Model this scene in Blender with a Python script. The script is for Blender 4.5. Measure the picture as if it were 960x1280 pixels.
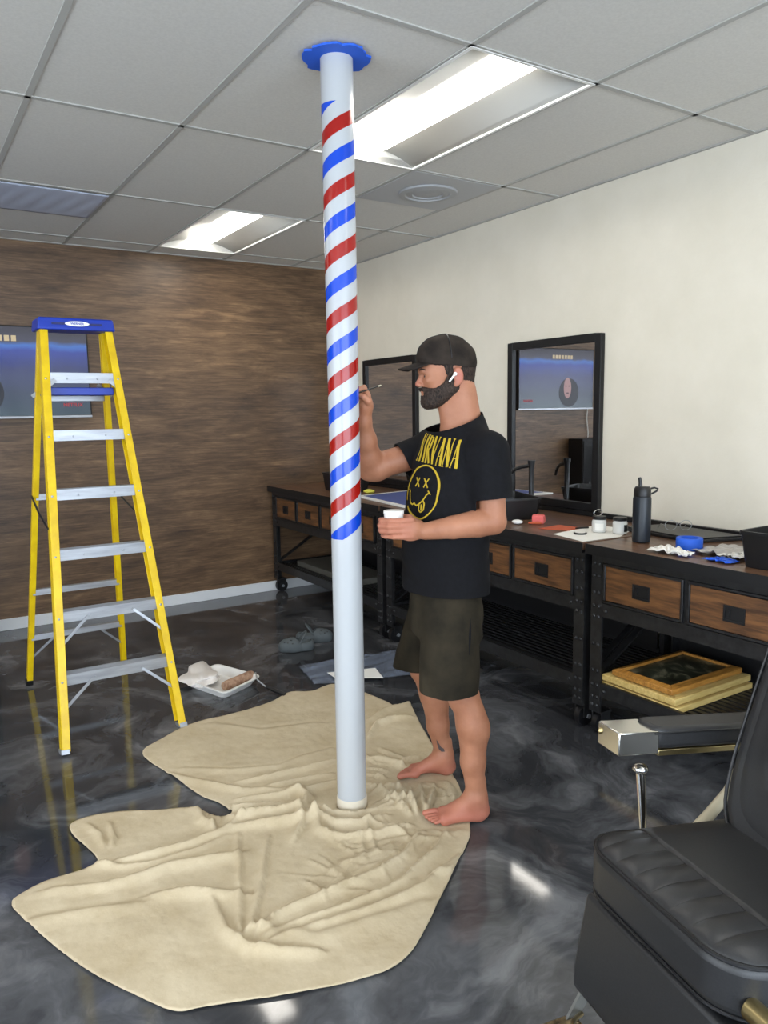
import bpy, bmesh, math, random
import numpy as np
from mathutils import Vector, Matrix, geometry
from mathutils.bvhtree import BVHTree
random.seed(7); np.random.seed(7)
for o in list(bpy.data.objects): bpy.data.objects.remove(o)
S = bpy.context.scene; COL = S.collection
# ------------------------------------------------------------------ camera
FPX, PIT, ROL, YAW, CAMZ = 957.03, 0.132469, -0.014526, 0.568739, 1.5653
FW = Vector((math.sin(YAW)*math.cos(PIT), math.cos(YAW)*math.cos(PIT), -math.sin(PIT)))
RT = Vector((math.cos(YAW), -math.sin(YAW), 0)); UP = RT.cross(FW)
R2 = RT*math.cos(ROL)+UP*math.sin(ROL); U2 = -RT*math.sin(ROL)+UP*math.cos(ROL)
cd = bpy.data.cameras.new('camera'); cam = bpy.data.objects.new('camera', cd); COL.objects.link(cam)
m3 = Matrix((R2, U2, -FW)).transposed(); cam.matrix_world = Matrix.Translation((0, 0, CAMZ)) @ m3.to_4x4()
cd.sensor_fit = 'HORIZONTAL'; cd.sensor_width = 36; cd.lens = FPX/960*36; cd.clip_start = .02
S.camera = cam
XW, YW, ZC = 3.44, 6.113, 2.7935            # white wall, wood wall, ceiling
XL, YF = -3.0, -2.6
# ------------------------------------------------------------------ light
S.view_settings.view_transform = 'Standard'; S.view_settings.look = 'None'
S.view_settings.gamma = 1; S.view_settings.use_curve_mapping = False; S.view_settings.exposure = 0.80
wd = bpy.data.worlds.new('World'); S.world = wd; wd.use_nodes = True
wd.node_tree.nodes['Background'].inputs[0].default_value = (.74, .86, 1, 1)
wd.node_tree.nodes['Background'].inputs[1].default_value = 2.6
LENS_E = 9.0
def area(name, loc, rot, sx, sy, power, colr):
    l = bpy.data.lights.new(name, 'AREA'); l.shape = 'RECTANGLE'; l.size = sx; l.size_y = sy; l.energy = power; l.color = colr
    o = bpy.data.objects.new(name, l); COL.objects.link(o); o.location = loc; o.rotation_euler = rot; return o
area('window_daylight_left', (XL-.25, .9, 1.4), (0, -math.pi/2, 0), 2.2, 4.8, 50, (.95, .97, 1))  # added fill lamp outside the left wall, brightens the left ceiling
area('window_daylight', (.2, YF-.25, 1.45), (-math.pi/2, 0, math.pi), 5.6, 2.2, 115, (.78, .88, 1))
# ------------------------------------------------------------------ materials
def mat(name, col, rough=.5, metal=0, spec=.5, emit=None, es=1, alpha=1, trans=0, coat=0):
    m = bpy.data.materials.new(name); m.use_nodes = True; b = m.node_tree.nodes['Principled BSDF']
    b.inputs['Base Color'].default_value = (*col, 1); b.inputs['Roughness'].default_value = rough
    b.inputs['Metallic'].default_value = metal; b.inputs['Specular IOR Level'].default_value = spec
    b.inputs['Alpha'].default_value = alpha; b.inputs['Transmission Weight'].default_value = trans
    b.inputs['Coat Weight'].default_value = coat
    if emit: b.inputs['Emission Color'].default_value = (*emit, 1); b.inputs['Emission Strength'].default_value = es
    return m
def srgb(r, g, b): return tuple(((c/255)/12.92 if c/255 <= .04045 else ((c/255+.055)/1.055)**2.4) for c in (r, g, b))
def noisy(m, c1, c2, scale=(1, 1, 1), ns=5, detail=6, rough=.6, pos=(.35, .65), dist=0, bump=0, bdist=.01, mid=None):
    nt = m.node_tree; N = nt.nodes; L = nt.links; b = N['Principled BSDF']
    tc = N.new('ShaderNodeTexCoord'); mp = N.new('ShaderNodeMapping'); mp.inputs['Scale'].default_value = scale
    n = N.new('ShaderNodeTexNoise'); n.inputs['Scale'].default_value = ns; n.inputs['Detail'].default_value = detail
    n.inputs['Roughness'].default_value = rough; n.inputs['Distortion'].default_value = dist
    r = N.new('ShaderNodeValToRGB'); e = r.color_ramp.elements
    e[0].position, e[1].position = pos; e[0].color = (*c1, 1); e[1].color = (*c2, 1)
    if mid: k = e.new(mid[0]); k.color = (*mid[1], 1)
    L.new(tc.outputs['Object'], mp.inputs[0]); L.new(mp.outputs[0], n.inputs['Vector']); L.new(n.outputs[0], r.inputs[0])
    L.new(r.outputs[0], b.inputs['Base Color'])
    if bump:
        bp = N.new('ShaderNodeBump'); bp.inputs['Strength'].default_value = bump; bp.inputs['Distance'].default_value = bdist
        L.new(n.outputs[0], bp.inputs['Height']); L.new(bp.outputs[0], b.inputs['Normal'])
    return m, n, r
MT = {}
MT['black'] = mat('black_metal', (.008, .008, .009), .45, 0, .4)
MT['iron'] = noisy(mat('dark_iron', (.03, .03, .03), .38, .2), (.010, .010, .011), (.024, .024, .025), ns=30)[0]
MT['plastic'] = mat('black_plastic', (.007, .007, .008), .38)
MT['leather'] = noisy(mat('black_leather', (.03, .03, .03), .42), (.015, .015, .016), (.023, .023, .024), ns=260, bump=.12, bdist=.001)[0]
MT['piping'] = mat('piping', (.008, .008, .009), .35)
MT['cream'] = mat('cream_metal', srgb(196, 186, 160), .35)
MT['polish'] = mat('polished_metal', (.78, .76, .70), .16, 1)
MT['chrome'] = mat('chrome', (.8, .8, .8), .08, 1)
MT['brass'] = mat('aged_brass', (.42, .33, .16), .32, 1)
MT['bronze'] = noisy(mat('bronze', (.3, .2, .1), .5, .8), (.07, .05, .03), (.38, .29, .16), ns=40)[0]
MT['white'] = mat('white_paint', srgb(236, 236, 232), .35)
MT['paper'] = mat('white_paper', srgb(238, 236, 230), .8)
MT['yellow'] = noisy(mat('yellow_fiberglass', srgb(235, 205, 20), .4), srgb(214, 176, 4), srgb(232, 198, 12), ns=12)[0]
MT['blue'] = mat('blue_plastic', srgb(14, 52, 165), .4)
MT['tape'] = mat('blue_tape', srgb(36, 96, 215), .65)
MT['alu'] = noisy(mat('aluminium', (.7, .7, .7), .36, .5), srgb(150, 153, 158), srgb(172, 175, 180), scale=(1, 8, 8), ns=5)[0]
MT['red'] = mat('red_cloth', srgb(222, 80, 70), .8)
MT['orange'] = mat('orange_paper', srgb(190, 88, 55), .8)
MT['skin'] = None
MT['fabric_black'] = noisy(mat('black_cotton', (.012, .012, .014), .85, spec=.2), (.0035, .0035, .0045), (.006, .006, .008), ns=60, bump=.1, bdist=.001)[0]
MT['shorts'] = noisy(mat('olive_cotton', (.03, .026, .018), .9, spec=.15), srgb(30, 27, 21), srgb(54, 48, 37), ns=6, detail=8, bump=.15, bdist=.002)[0]
MT['cap'] = noisy(mat('cap_cotton', (.02, .018, .016), .9, spec=.15), srgb(35, 30, 27), srgb(54, 47, 41), ns=14)[0]
MT['hair'] = noisy(mat('dark_hair', (.02, .015, .012), .7, spec=.3), srgb(18, 13, 11), srgb(66, 52, 43), scale=(1, 1, .35), ns=210, detail=3, bump=.8, bdist=.004)[0]
MT['print'] = mat('yellow_print', srgb(188, 158, 34), .8)
MT['mirror'] = mat('mirror_glass', (.80, .80, .80), .01, 1)
MT['gold'] = noisy(mat('pale_gilt_wood', (.5, .4, .2), .45), srgb(196, 164, 92), srgb(226, 198, 128), scale=(1, 8, 8), ns=8)[0]
MT['gold2'] = noisy(mat('orange_gilt_wood', (.5, .4, .2), .45), srgb(150, 100, 38), srgb(202, 144, 66), scale=(1, 8, 8), ns=10)[0]
MT['clog'] = mat('grey_foam_rubber', srgb(78, 84, 86), .7)
MT['foam'] = mat('white_foam', srgb(240, 238, 234), .6)
# ------------------------------------------------------------------ helpers
class MB:
    def __init__(s): s.v = []; s.f = []
    def add(s, vs, fs):
        n = len(s.v); s.v += [Vector(v) for v in vs]; s.f += [[i+n for i in f] for f in fs]; return s
    def obox(s, c, ax, ay, az):
        c = Vector(c); ax, ay, az = Vector(ax), Vector(ay), Vector(az)
        vs = [c+ax*i+ay*j+az*k for i in (-1, 1) for j in (-1, 1) for k in (-1, 1)]
        fs = [(0, 1, 3, 2), (4, 6, 7, 5), (0, 4, 5, 1), (2, 3, 7, 6), (0, 2, 6, 4), (1, 5, 7, 3)]
        if ax.cross(ay).dot(az) < 0: fs = [f[::-1] for f in fs]
        return s.add(vs, fs)
    def box(s, x0, x1, y0, y1, z0, z1):
        return s.obox(((x0+x1)/2, (y0+y1)/2, (z0+z1)/2), ((x1-x0)/2, 0, 0), (0, (y1-y0)/2, 0), (0, 0, (z1-z0)/2))
    def beam(s, p0, p1, w, h, up=(0, 0, 1)):
        p0, p1 = Vector(p0), Vector(p1); d = (p1-p0); L = d.length; d.normalize()
        a = Vector(up).cross(d).normalized(); b = d.cross(a)
        return s.obox((p0+p1)/2, d*L/2, a*w/2, b*h/2)
    def tube(s, pts, r, n=12, closed=False, caps=True):
        pts = [Vector(p) for p in pts]; m = len(pts); rs = r if hasattr(r, '__len__') else [r]*m
        vs = []; prev = None
        for i, p in enumerate(pts):
            if closed: d = pts[(i+1) % m]-pts[i-1]
            else: d = pts[min(i+1, m-1)]-pts[max(i-1, 0)]
            d.normalize()
            if prev is None: a = d.orthogonal().normalized()
            else: a = (prev-d*prev.dot(d)).normalized()
            prev = a; b = d.cross(a)
            for k in range(n):
                t = 2*math.pi*k/n; vs.append(p+(a*math.cos(t)+b*math.sin(t))*rs[i])
        fs = [(i*n+k, i*n+(k+1) % n, ((i+1) % m)*n+(k+1) % n, ((i+1) % m)*n+k) for i in range(m if closed else m-1) for k in range(n)]
        if caps and not closed: fs += [tuple(range(n))[::-1], tuple((m-1)*n+k for k in range(n))]
        return s.add(vs, fs)
    def lathe(s, prof, c=(0, 0, 0), n=24, axis=(0, 0, 1), sc=(1, 1)):
        c = Vector(c); z = Vector(axis).normalized(); a = Vector((1, 0, 0)) if abs(z.z) > .9 else z.orthogonal().normalized()
        b = z.cross(a).normalized(); a = b.cross(z); m = len(prof); vs = []
        for r, h in prof:
            for k in range(n):
                t = 2*math.pi*k/n; vs.append(c+z*h+(a*math.cos(t)*sc[0]+b*math.sin(t)*sc[1])*r)
        fs = [(i*n+k, i*n+(k+1) % n, (i+1)*n+(k+1) % n, (i+1)*n+k) for i in range(m-1) for k in range(n)]
        if prof[0][0] > 1e-5: fs.append(tuple(range(n))[::-1])
        if prof[-1][0] > 1e-5: fs.append(tuple((m-1)*n+k for k in range(n)))
        return s.add(vs, fs)
    def prism(s, poly, off):
        n = len(poly); off = Vector(off); p = [Vector(q) for q in poly]
        vs = p+[q+off for q in p]; nr = Vector((0, 0, 0))
        for i in range(n): nr += p[i].cross(p[(i+1) % n])
        fs = [tuple(range(n))[::-1], tuple(range(n, 2*n))]+[(i, (i+1) % n, n+(i+1) % n, n+i) for i in range(n)]
        if nr.dot(off) < 0: fs = [f[::-1] for f in fs]
        return s.add(vs, fs)
    def ball(s, c, r, n=12, M=None):
        r = r if hasattr(r, '__len__') else (r, r, r); vs = []; h = n//2
        M = M or Matrix.Identity(3)
        for i in range(h+1):
            for k in range(n):
                a = math.pi*i/h; t = 2*math.pi*k/n
                vs.append(Vector(c)+M@Vector((r[0]*math.sin(a)*math.cos(t), r[1]*math.sin(a)*math.sin(t), -r[2]*math.cos(a))))
        return s.add(vs, [(i*n+k, i*n+(k+1) % n, (i+1)*n+(k+1) % n, (i+1)*n+k) for i in range(h) for k in range(n)])
    def grid(s, nu, nv, fn):
        vs = [fn(i/nu, j/nv) for j in range(nv+1) for i in range(nu+1)]
        return s.add(vs, [(j*(nu+1)+i, j*(nu+1)+i+1, (j+1)*(nu+1)+i+1, (j+1)*(nu+1)+i) for j in range(nv) for i in range(nu)])
    def xf(s, fn): s.v = [Vector(fn(v)) for v in s.v]; return s
    def build(s, name, m, parent=None, smooth=False, bevel=0, seg=2, loc=None, solid=0, sub=0):
        org = wloc(parent) if parent else Vector(loc or (0, 0, 0))
        me = bpy.data.meshes.new(name); me.from_pydata([v-org for v in s.v], [], s.f); me.update()
        bm = bmesh.new(); bm.from_mesh(me); bmesh.ops.remove_doubles(bm, verts=bm.verts, dist=1e-6); bm.to_mesh(me); bm.free()
        o = bpy.data.objects.new(name, me); COL.objects.link(o); me.materials.append(MT[m] if isinstance(m, str) else m)
        if parent: o.parent = parent
        else: o.location = org
        if solid: md = o.modifiers.new('s', 'SOLIDIFY'); md.thickness = solid; md.offset = 0
        if bevel: md = o.modifiers.new('b', 'BEVEL'); md.width = bevel; md.segments = seg; md.limit_method = 'ANGLE'; md.harden_normals = False
        if sub: md = o.modifiers.new('u', 'SUBSURF'); md.levels = sub; md.render_levels = sub
        if smooth or bevel or sub:
            for p in me.polygons: p.use_smooth = True
            if not sub: me.set_sharp_from_angle(angle=math.radians(38))
        return o
def wloc(o):
    v = Vector((0, 0, 0))
    while o: v += Vector(o.location); o = o.parent
    return v
def tag(o, label, cat, group=None, kind=None):
    if kind: o['kind'] = kind
    if label: o['label'] = label
    if cat: o['category'] = cat
    if group: o['group'] = group
    return o
def thing(name, label, cat, loc, group=None, kind=None):
    o = bpy.data.objects.new(name, None); COL.objects.link(o); o.location = loc; o.empty_display_size = .05
    return tag(o, label, cat, group, kind)
def struct(o): o['kind'] = 'structure'; return o
def ray(u, v): return FW+R2*((u-480)/FPX)-U2*((v-640)/FPX)
def pz(u, v, z=0.): d = ray(u, v); return Vector((0, 0, CAMZ))+d*((z-CAMZ)/d.z)
def box(name, m, b, parent=None, **k): return MB().box(*b).build(name, m, parent, **k)
# ------------------------------------------------------------------ room
def wood_wall_mat():
    m = mat('wood_laminate', (.1, .06, .03), .42, spec=.45); nt = m.node_tree; N = nt.nodes; L = nt.links; b = N['Principled BSDF']
    tc = N.new('ShaderNodeTexCoord'); outs = []
    for sc, ns, det, dis in (((1, 1, 5.5), 2.6, 10, .5), ((1, 1, 22), 4.5, 6, .3), ((1, 1, 2.5), .9, 4, .6)):
        mp = N.new('ShaderNodeMapping'); mp.inputs['Scale'].default_value = sc; L.new(tc.outputs['Object'], mp.inputs[0])
        n = N.new('ShaderNodeTexNoise'); n.inputs['Scale'].default_value = ns; n.inputs['Detail'].default_value = det
        n.inputs['Roughness'].default_value = .68; n.inputs['Distortion'].default_value = dis; L.new(mp.outputs[0], n.inputs['Vector']); outs.append(n)
    a = N.new('ShaderNodeMix'); a.inputs[0].default_value = .42; L.new(outs[0].outputs[0], a.inputs[2]); L.new(outs[1].outputs[0], a.inputs[3])
    a2 = N.new('ShaderNodeMix'); a2.inputs[0].default_value = .25; L.new(a.outputs[0], a2.inputs[2]); L.new(outs[2].outputs[0], a2.inputs[3])
    r = N.new('ShaderNodeValToRGB'); e = r.color_ramp.elements; e[0].position = .36; e[0].color = (*srgb(54, 40, 30), 1); e[1].position = .66; e[1].color = (*srgb(156, 124, 90), 1)
    k = e.new(.46); k.color = (*srgb(88, 67, 48), 1); k = e.new(.55); k.color = (*srgb(114, 89, 65), 1)
    L.new(a2.outputs[0], r.inputs[0]); L.new(r.outputs[0], b.inputs['Base Color'])
    bp = N.new('ShaderNodeBump'); bp.inputs['Strength'].default_value = .25; bp.inputs['Distance'].default_value = .004
    L.new(a.outputs[0], bp.inputs['Height']); L.new(bp.outputs[0], b.inputs['Normal']); return m
def floor_mat():
    m = mat('epoxy_floor', (.03, .03, .033), .07, spec=.5); nt = m.node_tree; N = nt.nodes; L = nt.links; b = N['Principled BSDF']
    tc = N.new('ShaderNodeTexCoord'); w = N.new('ShaderNodeTexNoise'); w.inputs['Scale'].default_value = .9; w.inputs['Detail'].default_value = 5
    L.new(tc.outputs['Object'], w.inputs['Vector'])
    mx = N.new('ShaderNodeMix'); mx.data_type = 'VECTOR'; mx.inputs[0].default_value = .55
    L.new(tc.outputs['Object'], mx.inputs[4]); L.new(w.outputs['Color'], mx.inputs[5])
    n = N.new('ShaderNodeTexNoise'); n.inputs['Scale'].default_value = 3.2; n.inputs['Detail'].default_value = 8; n.inputs['Roughness'].default_value = .62; n.inputs['Distortion'].default_value = 1.6
    L.new(mx.outputs[1], n.inputs['Vector'])
    r = N.new('ShaderNodeValToRGB'); e = r.color_ramp.elements; e[0].position = .32; e[0].color = (*srgb(44, 45, 48), 1); e[1].position = .74; e[1].color = (*srgb(128, 129, 132), 1)
    k = e.new(.46); k.color = (*srgb(58, 59, 62), 1); k = e.new(.57); k.color = (*srgb(84, 85, 88), 1)
    L.new(n.outputs[0], r.inputs[0]); L.new(r.outputs[0], b.inputs['Base Color'])
    bp = N.new('ShaderNodeBump'); bp.inputs['Strength'].default_value = .06; bp.inputs['Distance'].default_value = .004
    L.new(w.outputs[0], bp.inputs['Height']); L.new(bp.outputs[0], b.inputs['Normal']); return m
MT['woodwall'] = wood_wall_mat(); MT['floor'] = floor_mat()
MT['plaster'] = noisy(mat('white_plaster', (.8, .8, .8), .75), srgb(222, 215, 198), srgb(229, 222, 206), ns=3, bump=.0)[0]
nt = MT['plaster'].node_tree; n2 = nt.nodes.new('ShaderNodeTexNoise'); n2.inputs['Scale'].default_value = 70; bp = nt.nodes.new('ShaderNodeBump'); bp.inputs['Strength'].default_value = .25; bp.inputs['Distance'].default_value = .003
tcx = nt.nodes.new('ShaderNodeTexCoord'); nt.links.new(tcx.outputs['Object'], n2.inputs['Vector']); nt.links.new(n2.outputs[0], bp.inputs['Height']); nt.links.new(bp.outputs[0], nt.nodes['Principled BSDF'].inputs['Normal'])
MT['tile'] = noisy(mat('ceiling_tile', (.6, .6, .6), .9), srgb(206, 204, 198), srgb(214, 212, 206), ns=90, bump=.15, bdist=.002)[0]
MT['tbar'] = mat('ceiling_bar', srgb(176, 175, 170), .8, spec=.1)
struct(box('floor', 'floor', (XL-.1, XW+.1, YF-.1, YW+.1, -.1, 0)))
struct(box('wall_right', 'plaster', (XW, XW+.1, YF-.1, YW+.1, 0, ZC+.15)))
struct(box('wall_back', 'woodwall', (XL-.1, XW, YW, YW+.1, 0, ZC+.15)))
wl = MB().box(XL-.1, XL, YF-.1, YW, 0, .3).box(XL-.1, XL, YF-.1, YW, 2.5, ZC+.15).box(XL-.1, XL, YF-.1, -1.6, .3, 2.5).box(XL-.1, XL, 3.4, YW, .3, 2.5)
struct(wl.build('wall_left', 'plaster'))
wf = MB(); wf.box(XL, XW, YF-.1, YF, 0, .25); wf.box(XL, XW, YF-.1, YF, 2.6, ZC+.15)
wf.box(XL, XL+.3, YF-.1, YF, .25, 2.6); wf.box(XW-.3, XW, YF-.1, YF, .25, 2.6)
struct(wf.build('wall_front', 'plaster'))
gl = mat('window_glass', (1, 1, 1), .02); g = gl.node_tree; tr = g.nodes.new('ShaderNodeBsdfTransparent'); gs = g.nodes.new('ShaderNodeBsdfGlossy'); gs.inputs['Roughness'].default_value = .02
mxs = g.nodes.new('ShaderNodeMixShader'); mxs.inputs[0].default_value = .06; g.links.new(tr.outputs[0], mxs.inputs[1]); g.links.new(gs.outputs[0], mxs.inputs[2]); g.links.new(mxs.outputs[0], g.nodes['Material Output'].inputs[0])
MT['glass'] = gl
for k, y0 in enumerate((-1.6, .9)):  # added, unseen windows in the left wall, opened to let in extra light
    f = MB().box(XL-.08, XL-.02, y0, y0+.05, .3, 2.5).box(XL-.08, XL-.02, y0+2.45, y0+2.5, .3, 2.5).box(XL-.08, XL-.02, y0+.05, y0+2.45, .3, .36).box(XL-.08, XL-.02, y0+.05, y0+2.45, 2.44, 2.5)
    w = struct(f.build('window_%d' % (k+5), 'black', loc=(XL, y0, .3))); box('pane', 'glass', (XL-.055, XL-.045, y0+.05, y0+2.45, .36, 2.44), w)
nwin = 4; ww = (XW-XL-.6)/nwin
for i in range(nwin):
    x0 = XL+.3+i*ww; f = MB()
    f.box(x0, x0+.04, YF-.08, YF-.02, .25, 2.6); f.box(x0+ww-.04, x0+ww, YF-.08, YF-.02, .25, 2.6)
    f.box(x0+.04, x0+ww-.04, YF-.08, YF-.02, .25, .31); f.box(x0+.04, x0+ww-.04, YF-.08, YF-.02, 2.54, 2.6)
    w = struct(f.build('window_%d' % (i+1), 'black', loc=(x0, YF, .25)))
    box('pane', 'glass', (x0+.04, x0+ww-.04, YF-.055, YF-.045, .31, 2.54), w)
struct(box('baseboard_back', mat('baseboard', srgb(222, 224, 226), .4), (XL, XW, YW-.015, YW, 0, .085), bevel=.003))
struct(box('baseboard_right', 'white', (XW-.012, XW, YF, YW-.016, 0, .10), bevel=.003))
# ceiling: tiles, T-bars
GX, GY = 1.1678, 2.1837                       # grid origin
struct(MB().box(XL-.1, XW+.1, YF-.1, YW+.1, ZC+.12, ZC+.2).build('ceiling', 'plaster'))
fix = [(1, 0), (1, 2), (1, -2), (-4, 0), (-4, 2), (-4, -2)]
diff = (2, 1)                                  # diffuser cell
tiles = MB(); xs = [GX+.61*i for i in range(-7, 4)]; ys = [GY+1.22*j for j in range(-4, 4)]
for i in range(-7, 4):
    for j in range(-4, 4):
        if (i, j) in fix: continue
        x0, x1 = max(XL, GX+.61*i), min(XW, GX+.61*(i+1)); y0, y1 = max(YF, GY+1.22*j), min(YW, GY+1.22*(j+1))
        if x1 <= x0 or y1 <= y0: continue
        tiles.box(x0+.002, x1-.002, y0+.002, y1-.002, ZC+.003, ZC+.02)
ct = struct(tiles.build('ceiling_tiles', 'tile'))
tb = MB()
for x in xs:
    if XL < x < XW: tb.box(x-.0115, x+.0115, YF, YW, ZC-.002, ZC+.004)
for y in ys:
    if YF < y < YW: tb.box(XL, XW, y-.0115, y+.0115, ZC-.002, ZC+.0035)
tb.box(XW-.02, XW, YF, YW, ZC-.003, ZC+.004); tb.box(XL, XW, YW-.02, YW, ZC-.003, ZC+.0035)
struct(tb.build('ceiling_grid_bars', 'tbar'))
# light fixtures
MT['lens'] = mat('lit_lens', (1, 1, 1), .5, emit=(1, .955, .87), es=LENS_E)
MT['reflector'] = mat('troffer_white', srgb(176, 176, 172), .45)
def fixture(i, j, label, grp=None):
    cx, cy = GX+.61*(i+.5), GY+1.22*(j+.5); t = thing('ceiling_light', label, 'ceiling light', (cx, cy, ZC), grp)
    y0, y1 = cy-.597, cy+.597
    fr = MB()
    for a, b, c2, d in ((cx-.305, cx-.29, y0-.013, y1+.013), (cx+.29, cx+.305, y0-.013, y1+.013), (cx-.29, cx+.29, y0-.013, y0), (cx-.29, cx+.29, y1, y1+.013)):
        fr.box(a, b, c2, d, ZC-.004, ZC+.03)
    fr.build('frame', 'white', t)
    for sgn in (-1, 1):
        def fn(u, v): 
            return (cx+sgn*(.29-.19*u), y0+(y1-y0)*v, ZC+.005+.055*math.sin(u*math.pi/2))
        MB().grid(8, 1, fn).build('reflector', 'reflector', t, smooth=True, solid=.002)
    MB().box(cx-.29, cx+.29, y0-.01, y0, ZC, ZC+.065).box(cx-.29, cx+.29, y1, y1+.01, ZC, ZC+.065).box(cx-.29, cx+.29, y0, y1, ZC+.07, ZC+.08).build('housing', 'reflector', t)
    L = MB()
    def lf(u, v):
        a = (u-.5)*math.pi; e = min(v, 1-v)/.06; k = math.sqrt(max(0, 1-(1-min(1, e))**2))
        return (cx+.1*math.sin(a)*(.35+.65*k), y0+.01+(y1-y0-.02)*v, ZC+.06-.035*math.cos(a)*k)
    L.grid(12, 40, lf).build('lens', 'lens', t, smooth=True)
    return t
fixture(1, 0, 'lit recessed ceiling light nearest, just right of the striped pole top')
fixture(1, 2, 'smaller looking lit recessed ceiling light left of the pole, over the wood wall')
for (i, j), lab in zip(fix[2:], ('behind the viewer near the white wall', 'left of the ladder, halfway into the room', 'left of the ladder, close to the wood wall', 'behind the viewer on the left side')):
    fixture(i, j, 'lit ceiling light outside the picture, '+lab)
# air diffuser
cx0, cx1, cy0, cy1 = GX+1.22+.012, GX+1.83-.012, 3.41, 3.99
tdf = thing('air_diffuser', 'grey square ceiling air diffuser with a round cone, beside the bright light', 'air vent', ((cx0+cx1)/2, (cy0+cy1)/2, ZC))
MT['ventgrey'] = mat('vent_grey', srgb(176, 178, 180), .5)
MB().box(cx0, cx1, cy0, cy1, ZC-.004, ZC+.002).build('plate', 'ventgrey', tdf)
MB().lathe([(.17, -.002), (.165, -.012), (.13, -.016), (.125, -.008), (.09, -.014), (.085, -.006), (.001, -.012)], ((cx0+cx1)/2, (cy0+cy1)/2, ZC-.003), 40).build('round_cone', mat('vent_cone', srgb(162, 164, 166), .5), tdf, smooth=True)
MT['film'] = mat('blue_film', srgb(188, 196, 214), .5)
def filmz(u, v): return (GX-.61+.015+.58*u, 4.64+.58*v, ZC-.006-.006*abs(math.sin(u*17+v*3))*math.sin(v*3.1))
tag(MB().grid(30, 20, filmz).build('vent_cover', 'film', solid=.002, smooth=True, loc=(GX-.3, 4.9, ZC)), 'bluish wrinkled plastic cover over a ceiling vent, near the left edge', 'vent cover')
tag(MB().box(GX-.61*2+.01, GX-.61-.015, 4.64, 5.22, ZC-.008, ZC-.001).build('vent_cover', 'film', loc=(GX-.9, 4.9, ZC)), 'flat bluish cover panel on the ceiling at the left edge of the picture', 'vent cover')
# ------------------------------------------------------------------ pole
PX, PY = 1.423, 2.493; PR = .0575
def pole_mat():
    m = mat('striped_pole_paint', (.8, .8, .8), .22, spec=.5); nt = m.node_tree; N = nt.nodes; L = nt.links
    def mth(op, a, b=None, c=None):
        n = N.new('ShaderNodeMath'); n.operation = op
        for i, x in enumerate((a, b, c)):
            if x is None: continue
            if isinstance(x, (int, float)): n.inputs[i].default_value = x
            else: L.new(x, n.inputs[i])
        return n.outputs[0]
    tc = N.new('ShaderNodeTexCoord'); sp = N.new('ShaderNodeSeparateXYZ'); L.new(tc.outputs['Object'], sp.inputs[0])
    ang = mth('ARCTAN2', sp.outputs[1], sp.outputs[0])
    # stripe phase: blue/red every 2*PITCH; two-start helix
    ph = mth('FRACT', mth('ADD', mth('SUBTRACT', mth('MULTIPLY', sp.outputs[2], mth('MULTIPLY_ADD', sp.outputs[2], POLE_A, POLE_B)), mth('MULTIPLY', ang, POLE_STARTS/(2*math.pi))), POLE_PH))
    red = mth('MULTIPLY', mth('GREATER_THAN', ph, .0), mth('LESS_THAN', ph, .235))
    blue = mth('MULTIPLY', mth('GREATER_THAN', ph, .5), mth('LESS_THAN', ph, .735))
    zr = mth('MULTIPLY', mth('GREATER_THAN', sp.outputs[2], 1.088), mth('LESS_THAN', sp.outputs[2], 2.628))
    m1 = N.new('ShaderNodeMix'); m1.data_type = 'RGBA'; m1.inputs[6].default_value = (*srgb(182, 185, 188), 1); m1.inputs[7].default_value = (*srgb(154, 20, 14), 1)
    m2 = N.new('ShaderNodeMix'); m2.data_type = 'RGBA'; m2.inputs[7].default_value = (*srgb(10, 68, 194), 1)
    L.new(mth('MULTIPLY', red, zr), m1.inputs[0]); L.new(m1.outputs[2], m2.inputs[6]); L.new(mth('MULTIPLY', blue, zr), m2.inputs[0])
    L.new(m2.outputs[2], N['Principled BSDF'].inputs['Base Color']); return m
# a stripe rises by half the lead per ...; measured: consecutive same-colour stripes ~0.238 m apart
POLE_A, POLE_B, POLE_STARTS, POLE_PH = 0.16348, 3.95400, 1, 8.6346
MT['pole'] = pole_mat()
pt = thing('striped_pole', 'tall white column with red and blue barber stripes standing on the drop cloth', 'pole', (PX, PY, 0))
MB().lathe([(PR, 0), (PR, ZC)], (PX, PY, 0), 64).build('column', 'pole', pt, smooth=True)
MB().lathe([(PR+.0025, .012), (PR+.0025, .05), (PR+.001, .052)], (PX, PY, 0), 48).build('paper_sleeve', mat('paper_sleeve', srgb(206, 196, 176), .8), pt, smooth=True)
poly = []
for k in range(40):
    a = 2*math.pi*k/40; r = (.116 if (k//3) % 2 else .121)+random.uniform(-.005, .005)-.006*(k % 7 == 0); poly.append((PX+r*math.cos(a), PY+r*math.sin(a), ZC-.010))
tag(MB().prism(poly, (0, 0, .007)).build('masking_disc', 'tape', loc=(PX, PY, ZC-.01)), 'ragged disc of blue masking tape on the ceiling around the pole top', 'masking tape')
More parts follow.
